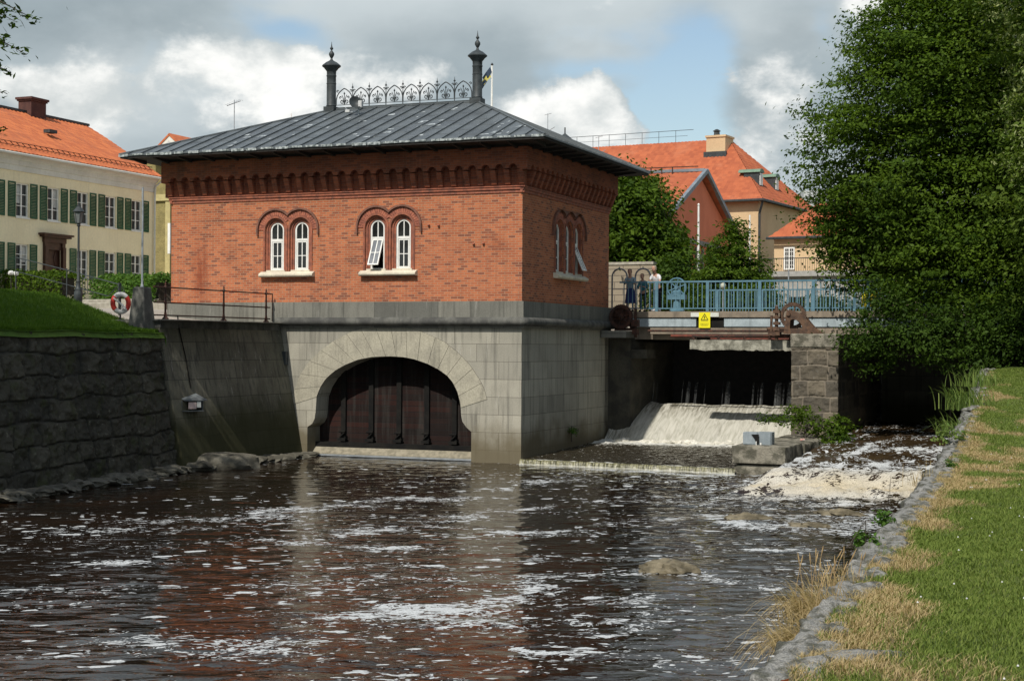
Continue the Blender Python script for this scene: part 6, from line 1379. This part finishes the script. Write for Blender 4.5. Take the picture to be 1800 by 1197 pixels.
tree('young_tree', 'slim young tree with a bare thin stem left of the white flagpole', (at(1184, 500, 74)[0], 74, 4.4), 2.4, .07,
     [(at(1186, 455, 74)[0], 74, 7.1, .75, .8, .9), (at(1165, 480, 74)[0], 74, 6.4, .7, .8, .6), (at(1205, 490, 74)[0], 74, 6.1, .6, .7, .6)], 260, 22, .18, lDark, .18, 9, inner=.2)
tree('hazel', 'spreading layered green tree in front of the peach mansion', (at(1290, 500, 72)[0], 72, 4.4), 2.6, .14,
     [(at(1286, 455, 72)[0], 72, 7.4, 1.25, 1.3, 1.6), (at(1296, 400, 72)[0], 72, 8.9, .45, .5, .8), (at(1262, 470, 71)[0], 71, 6.6, 1.0, 1.0, 1.3), (at(1322, 470, 72)[0], 72, 7.0, .8, .9, 1.1), (at(1315, 500, 71)[0], 71, 6.2, 1.3, 1.2, .9), (at(1235, 505, 71)[0], 71, 5.8, 1.0, 1.0, .8)], 900, 30, .22, lGreen, .17, 10, inner=.15, flat=.3)
tree('shrub', 'low dark shrubs filling the gap behind the far bridge railing', (at(1270, 520, 69)[0], 69, 4.4), .8, .08,
     [(at(px, 520, 69)[0], 69, 5.3, 1.3, .8, .9) for px in (1170, 1215, 1260, 1305, 1350, 1440, 1490)], 700, 26, .22, lDark, .15, 12, inner=.2)
tree('shade_tree', 'tree at the top left corner whose twigs hang into the picture', (-19.5, 38.5, 4.6), 7, .4,
     [(-17.8, 37.6, 13.2, 4.2, 4.4, 2.8), (-18.5, 33.5, 11.5, 4.8, 4.2, 3.2), (-17.4, 30, 11.0, 3.6, 4, 2.6), (-15.3, 32, 11.2, 2.7, 3.2, 1.8), (-16.0, 36.5, 11.5, 2.3, 2.6, 1.6), (-21, 41, 12, 5, 4.5, 3.2), (-24, 36, 12, 4, 4, 3)], 2300, 34, .5, lDark, .22, 14, inner=.1)
sh = [o for o in COL.objects if o.name == 'shade_tree'][0]
tw = M(); Cs = []; rs = np.random.RandomState(4)
for (px, py) in ((30, 40), (60, 34), (45, 95), (18, 128), (5, 165), (10, 70), (-5, 110), (0, 20), (-10, 235), (2, 230)):
    e_ = Vector(at(px, py, 36.5+rs.rand()*.8).tolist()); e_ = e_-Vector((-19.5, 38.5, 4.6)); st = e_+Vector((-1.9, .2, .75)); tw.path([st, st.lerp(e_, .5)+Vector((0, 0, .12)), e_], [.03, .02, .006], 5)
    for a in np.linspace(.25, 1, 9): 
        b_ = st.lerp(e_, a); Cs += [(np.array(b_)+rs.normal(0, .07, 3)) for _ in range(9)]
tw.build('twig', mBark, sh); Cs = np.array(Cs); leaves('hanging_leaves', Cs, np.tile([0, 0, 1.], (len(Cs), 1)), lDark, sh, .15, .55, 5, .6)
# little bush on the platform
bs_ = tree('shrub', 'leafy shrub growing on the mossy platform at the foot of the pier', g2w(8.1, 4.6, .8), .7, .04,
     [g2w(8.0, 4.6, 1.35)+(.65, .6, .40), g2w(7.2, 4.2, 1.35)+(.55, .4, .18), g2w(8.9, 4.8, 1.2)+(.75, .6, .45), g2w(9.2, 4.2, .8)+(.5, .45, .4), g2w(7.7, 5.2, 1.6)+(.5, .4, .25)], 140, 20, .14, lGreen, .12, 20, inner=.2, flat=.5, nl=7)
bs2 = tree('weed', 'tiny bright weed rooted in the stained base wall of the gatehouse', g2w(.08, 4.5, .75), .15, .01, [g2w(.15, 4.5, .82)+(.14, .22, .14)], 22, 12, .05, lHedge, .07, 23, nl=3)
# ------------------------------------------------------------ right bank
def edge_x(Y): return 1.54+.338*(Y-8.4)
def lawn_z(X, Y):
    z = 2.0+1.15*sstep(22, 48, Y)+.012*np.maximum(X-edge_x(Y), 0)*3
    return z+.05*pn(X*.6, Y*.6, 4)+.02*pn(X*2.3, Y*2.3, 9)
mLawn, t, b = new_mat('lawn_grass'); oc = t.node('ShaderNodeTexCoord').outputs['Object']; dry = t.attr('dry')[2]
g_ = t.mix(t.ramp(t.noise(oc, 1.4, 5), .35, .65), (.085, .13, .018), (.145, .175, .038)); g_ = t.mix(t.ramp(t.noise(oc, 6, 6, .75), .55, .75, 0, .6), g_, (.24, .22, .09))
d_ = t.mix(t.ramp(t.noise(oc, 9, 5, .7), .35, .65), (.36, .27, .14), (.23, .155, .075)); c = t.mix(dry, g_, d_); c = t.mix(1.0, c, t.ramp(t.noise(oc, 60, 4, .8), .3, .7, .55, 1.25), 'MULTIPLY')
t.put(b.inputs['Base Color'], c); b.inputs['Roughness'].default_value = .95; t.put(b.inputs['Normal'], t.bump(t.noise(oc, 45, 6, .8), 1.0, .04))
def dryness(X, Y):
    d = X-edge_x(Y); n_ = fbm(X*1.1, Y*.55, 4, 31)
    a = np.exp(-(d/(.46+.35*sstep(15, 6, Y)))**2)*.90+n_*1.2-.20
    a = a+.5*np.exp(-(((X-edge_x(Y)-.85)/.5)**2))*sstep(16, 20, Y)*sstep(34, 26, Y)-.35*sstep(34, 40, Y)
    return np.clip(sstep(.12, .62, a), 0, 1)
ya = np.r_[np.linspace(2, 16, 150), np.linspace(16.15, 50, 220)]; fr_ = np.r_[np.linspace(0, 1.8, 60), np.linspace(1.9, 8, 40), np.linspace(8.6, 60, 40)]
Fg, Yg = np.meshgrid(fr_, ya); Xg = edge_x(Yg)+.05+.10*pn(Yg*1.2, Yg*0+2, 6)*np.exp(-Fg)+Fg; Zg2 = lawn_z(Xg, Yg)-.07*np.exp(-(Fg/.18)**2)
lawn = gridmesh('lawn', Xg, Yg, Zg2, mLawn, None, {'dry': dryness(Xg, Yg)}); lawn['kind'] = 'structure'
m_ = M(); m_.add([(14.8, 50, 3.1), (120, 20, 3.0), (120, 69, 4.3), (19, 69, 4.3)], [(0, 1, 2, 3)]); m_.build('ground', mGround)['kind'] = 'structure'
# blades
rs = np.random.RandomState(42)
def blades(name, n, ylo, yhi, hgt, wdt, m, sel, parent=None, dmax=2.6, pw=1.7):
    u = rs.rand(n); Y = ylo*(yhi/ylo)**u; dd = rs.rand(n)**1.2*dmax-.02; X = edge_x(Y)+dd; dr = dryness(X, Y)
    keep = (rs.rand(n) < (dr if sel == 'dry' else 1-dr*.93)); X, Y = X[keep], Y[keep]; n = len(X)
    Z = lawn_z(X, Y)-.01; a = rs.rand(n)*6.283; h = hgt*(.5+.9*rs.rand(n)); ln = h*(.35+.7*rs.rand(n))*(1.3 if sel == 'dry' else 1); w_ = wdt*(.7+.6*rs.rand(n))*(1+Y/30)
    B = np.stack([X, Y, Z], 1); D = np.stack([np.cos(a), np.sin(a), 0*a], 1); S_ = np.stack([-np.sin(a+rs.rand(n)), np.cos(a), 0*a], 1); U = np.array([0, 0, 1.])
    v0 = B-S_*w_[:, None]/2; v1 = B+S_*w_[:, None]/2; mid = B+D*(ln*.35)[:, None]+U*(h*.65)[:, None]; v2 = mid+S_*w_[:, None]*.4; v3 = mid-S_*w_[:, None]*.4; tip = B+D*ln[:, None]+U*(h*.9)[:, None]; v4 = tip+S_*w_[:, None]*.08; v5 = tip-S_*w_[:, None]*.08
    V = np.stack([v0, v1, v2, v3, v4, v5], 1).reshape(-1, 3); b0 = np.arange(n)*6; Fq = np.concatenate([np.stack([b0, b0+1, b0+2, b0+3], 1), np.stack([b0+3, b0+2, b0+4, b0+5], 1)])
    tint = rs.rand(n); o = np_mesh(name, V, Fq, m, parent, smooth=False, fattrs={'tint': np.r_[tint, tint]}); o['kind'] = 'stuff'; return o
o = blades('lawn_blades', 420000, 6.0, 46, .040, .0034, lBlade, 'green', dmax=3.0); o['label'] = 'short green lawn grass along the right bank'; o['category'] = 'grass'
o = blades('dry_blades', 190000, 6.0, 44, .048, .0030, lDry, 'dry', dmax=2.2); o['label'] = 'straw coloured dry grass along the stone edge of the right bank'; o['category'] = 'grass'
# clover heads
m_ = M(); 
for i in range(95):
    Y = 7*(30/7)**rs.rand(); X = edge_x(Y)+.5+rs.rand()*2.2; z = float(lawn_z(np.array([X]), np.array([Y]))[0])+.045; r_ = .008; m_.add([(X-r_, Y, z), (X, Y-r_, z), (X+r_, Y, z), (X, Y+r_, z), (X, Y, z+r_*1.3), (X, Y, z-r_*.6)], [(0, 1, 4), (1, 2, 4), (2, 3, 4), (3, 0, 4), (1, 0, 5), (2, 1, 5), (3, 2, 5), (0, 3, 5)])
o = m_.build('clover_flowers', mFl); setp(o, 'scattered tiny white clover flowers in the right lawn', 'flowers', kind='stuff')
# quay wall of the right bank with coping stones
rb = thing('bank_wall', 'old granite quay wall topped by rough lichened stones along the right lawn', 'wall')
Pn, Pf = (edge_x(2.0), 2.0), (edge_x(47.0), 47.0)
stonewall('wall_face', Pf, Pn, -1.0, 2.0, .0, mRough, rb, cw=.9, ch=.5, relief=.06, res=.09, seed=22, irr=.3)
ang = math.atan2(1, .338); Y = 5.6; i = 0
while Y < 46:
    L0 = (.50+.5*rs.rand())*(1+.008*Y); X = edge_x(Y+L0/2*.94); z = float(lawn_z(np.array([X]), np.array([Y]))[0])
    wdt = .12+.08*rs.rand()+.002*Y; hh = .15+.03*rs.rand()
    m_ = M(); rock_mesh(m_, (0, 0, 0), (L0*.54, wdt, hh), i+200, 5 if Y < 14 else (4 if Y < 24 else 3), .17, 3.6)
    o = m_.build('coping_stone', mCope, rb, smooth=True, loc=(X-.03+.05*rs.rand(), Y+L0/2, z-hh*.80), rotz=ang+rs.uniform(-.12, .12)); o.rotation_euler[0] = rs.uniform(-.06, .06)
    if 20 < Y < 46 or rs.rand() < .3:
        m_ = M(); rock_mesh(m_, (0, 0, 0), (L0*.5, .24, .16), i+400, 3, .16); m_.build('coping_stone', mCope, rb, smooth=True, loc=(X-.05, Y+L0/2+.1, z-.34), rotz=ang)
    Y += L0*.97; i += 1
m_ = M(); rock_mesh(m_, (0, 0, 0), (.30, .13, .06), 611, 3, .12); setp(m_.build('flat_stone', mCope, None, smooth=True, loc=(edge_x(8.6)+.42, 8.75, float(lawn_z(np.array([2.]), np.array([9.]))[0])-.03), rotz=.1), 'flat grey stone sunk in the dry grass near the bank edge', 'stone')
# tufts
def tuft(lab, cat, base, n, h, m, spread=.15, lean=(0, 0), droop=.6, w_=.008, seed=1, ears=False):
    th = thing('grass_tuft', lab, cat, base); r_ = np.random.RandomState(seed); V = []; Fq = []; k = 7
    a = r_.rand(n)*6.283; H = h*(.45+.65*r_.rand(n)); out = .25+.75*r_.rand(n); bx = r_.normal(0, spread, (n, 2))
    tt = np.linspace(0, 1, k)
    for i in range(n):
        dx = math.cos(a[i])*out[i]*.6+lean[0]; dy = math.sin(a[i])*out[i]*.6+lean[1]
        x = bx[i, 0]+dx*H[i]*tt**1.5; y = bx[i, 1]+dy*H[i]*tt**1.5; z = H[i]*(tt*1.0-droop*out[i]*tt**2.6)
        ww = w_*(1-tt)**.6+w_*.1; sx_, sy_ = -math.sin(a[i]+.5), math.cos(a[i]+.5); o0 = len(V)
        for j in range(k): V += [(x[j]-sx_*ww[j]/2, y[j]-sy_*ww[j]/2, z[j]), (x[j]+sx_*ww[j]/2, y[j]+sy_*ww[j]/2, z[j])]
        for j in range(k-1): Fq.append((o0+2*j, o0+2*j+1, o0+2*j+3, o0+2*j+2))
    o = np_mesh('blades', np.array(V), np.array(Fq), m, th, smooth=False, fattrs={'tint': np.repeat(r_.rand(n), k-1)})
    if ears:
        m_ = M()
        for i in range(ears):
            x = r_.normal(0, spread*.8); y = r_.normal(0, spread); tx, ty = r_.uniform(-.05, .12), 0; hh_ = h*(1.0+.25*r_.rand())
            m_.path([(x, y, 0), (x+tx*.4, y+ty, hh_*.5), (x+tx, y, hh_*.82)], [.003, .0025, .002], 4); m_.path([(x+tx, y, hh_*.80), (x+tx*1.2, y, hh_*.88), (x+tx*1.4, y, hh_*.97)], [.002, .0055, .0015], 5)
        m_.build('seed_heads', mat('straw', (.38, .27, .13), (.28, .19, .09)), th)
    return th
def eb(Y, off=0, dz=0): X = edge_x(Y)+off; return (X, Y, float(lawn_z(np.array([X]), np.array([Y]))[0])+dz)
tuft('large straw brown grass tuft with seed heads drooping over the nearest stretch of wall', 'grass', eb(10.6, -.15, -.14), 700, .42, lDry, .12, (-.40, -.15), 1.0, .006, 3, ears=12)
tuft('long drooping brown grass below the seed heads on the near wall', 'grass', eb(9.9, -.15, -.20), 480, .42, lDry, .12, (-.5, -.15), 1.25, .0055, 4)
tuft('upright dry grass tuft with tall ears standing above the near wall', 'grass', eb(11.6, -.12, -.12), 260, .34, lDry, .12, (-.25, 0), .6, .0055, 5, ears=9)
tuft('tall green reedy grass clump at the far end of the stone edge', 'grass', eb(34.0, -.15, -.1), 200, .80, lReed, .26, (-.25, -.15), .6, .022, 6)
tuft('lower green reedy clump in front of the tallest reeds', 'grass', eb(30.5, -.25, -.25), 170, .65, lReed, .20, (-.35, -.2), .9, .018, 7)
tuft('highest reed clump where the wall meets the dark tree shade', 'grass', eb(38.5, -.1, 0), 140, .6, lReed, .26, (-.15, -.1), .45, .024, 8)
tuft('wispy thin dry stalks beside the tan foam on the wall edge', 'grass', eb(20.5, -.2, -.1), 40, .42, lDry, .10, (-.1, 0), .3, .006, 9)
for i, (Yv, lab) in enumerate(((27.0, 'small leafy weed on the wall edge below the reeds'), (22.5, 'low green weed among the pale stones beside the tan foam'), (13.6, 'small green weed hanging off the wall above the dry tufts'), (15.3, 'fresh green sprig on the coping by the brown patch'))):
    bs_ = eb(Yv, -.18 if i != 1 else .1, .0); s_ = .9 if i == 0 else .45
    tree('weed', lab, bs_, .06*s_, .004, [(bs_[0], bs_[1], bs_[2]+.16*s_, .22*s_, .22*s_, .18*s_)], 22, 10, .06*s_, lHedge if i != 0 else lReed, .07 if i == 0 else .045, 30+i, nl=4)
tuft('fresh green grass tuft at the edge of the brown patch', 'grass', eb(12.9, .18), 160, .12, lBlade, .12, (0, 0), .4, .004, 12)
bl_ = bs_ = eb(7.55, -.02, .02); leaves_ = None
m_ = M(); m_.add([(0, 0, 0), (.03, .01, .01), (.05, .0, .05), (.01, -.01, .045), (-.02, .0, .02)], [(0, 1, 2, 3, 4)]); m_.add([(.02, .01, 0), (.06, .0, .02), (.05, -.01, .03)], [(0, 1, 2)]); setp(m_.build('dead_leaf', mat('rust_leaf', (.42, .10, .03), (.3, .07, .03)), None, loc=(eb(8.05)[0]-.02, 8.05, eb(8.05)[2]+.0)), 'curled rust red dead leaf on the nearest coping stones', 'leaf')
# rocks in the river
mRock = mat('river_rock', (.20, .17, .11), (.09, .075, .045), ns=5, bs=22, bump=.8, bd=.02, rough=.55)
for (px, py, sz, lab, sd_) in ((1182, 1006, (.50, .28, .19), 'pale brown boulder breaking the surface in the middle of the river', 5), (1306, 914, (.50, .28, .13), 'low dark wet rock beside the white foam patch', 9), (1475, 905, (.5, .3, .12), 'barely exposed brown rock in the rapids near the right bank', 12), (1420, 925, (.4, .25, .08), 'smallest submerged rock left of the rapids rock', 14)):
    q = onz(px, py, 0.0); m_ = M(); rock_mesh(m_, (0, 0, 0), sz, sd_, 4, .32, 1.9); setp(m_.build('river_rock', mRock, None, smooth=True, loc=(q[0], q[1], .0), rotz=-.2), lab, 'rock')
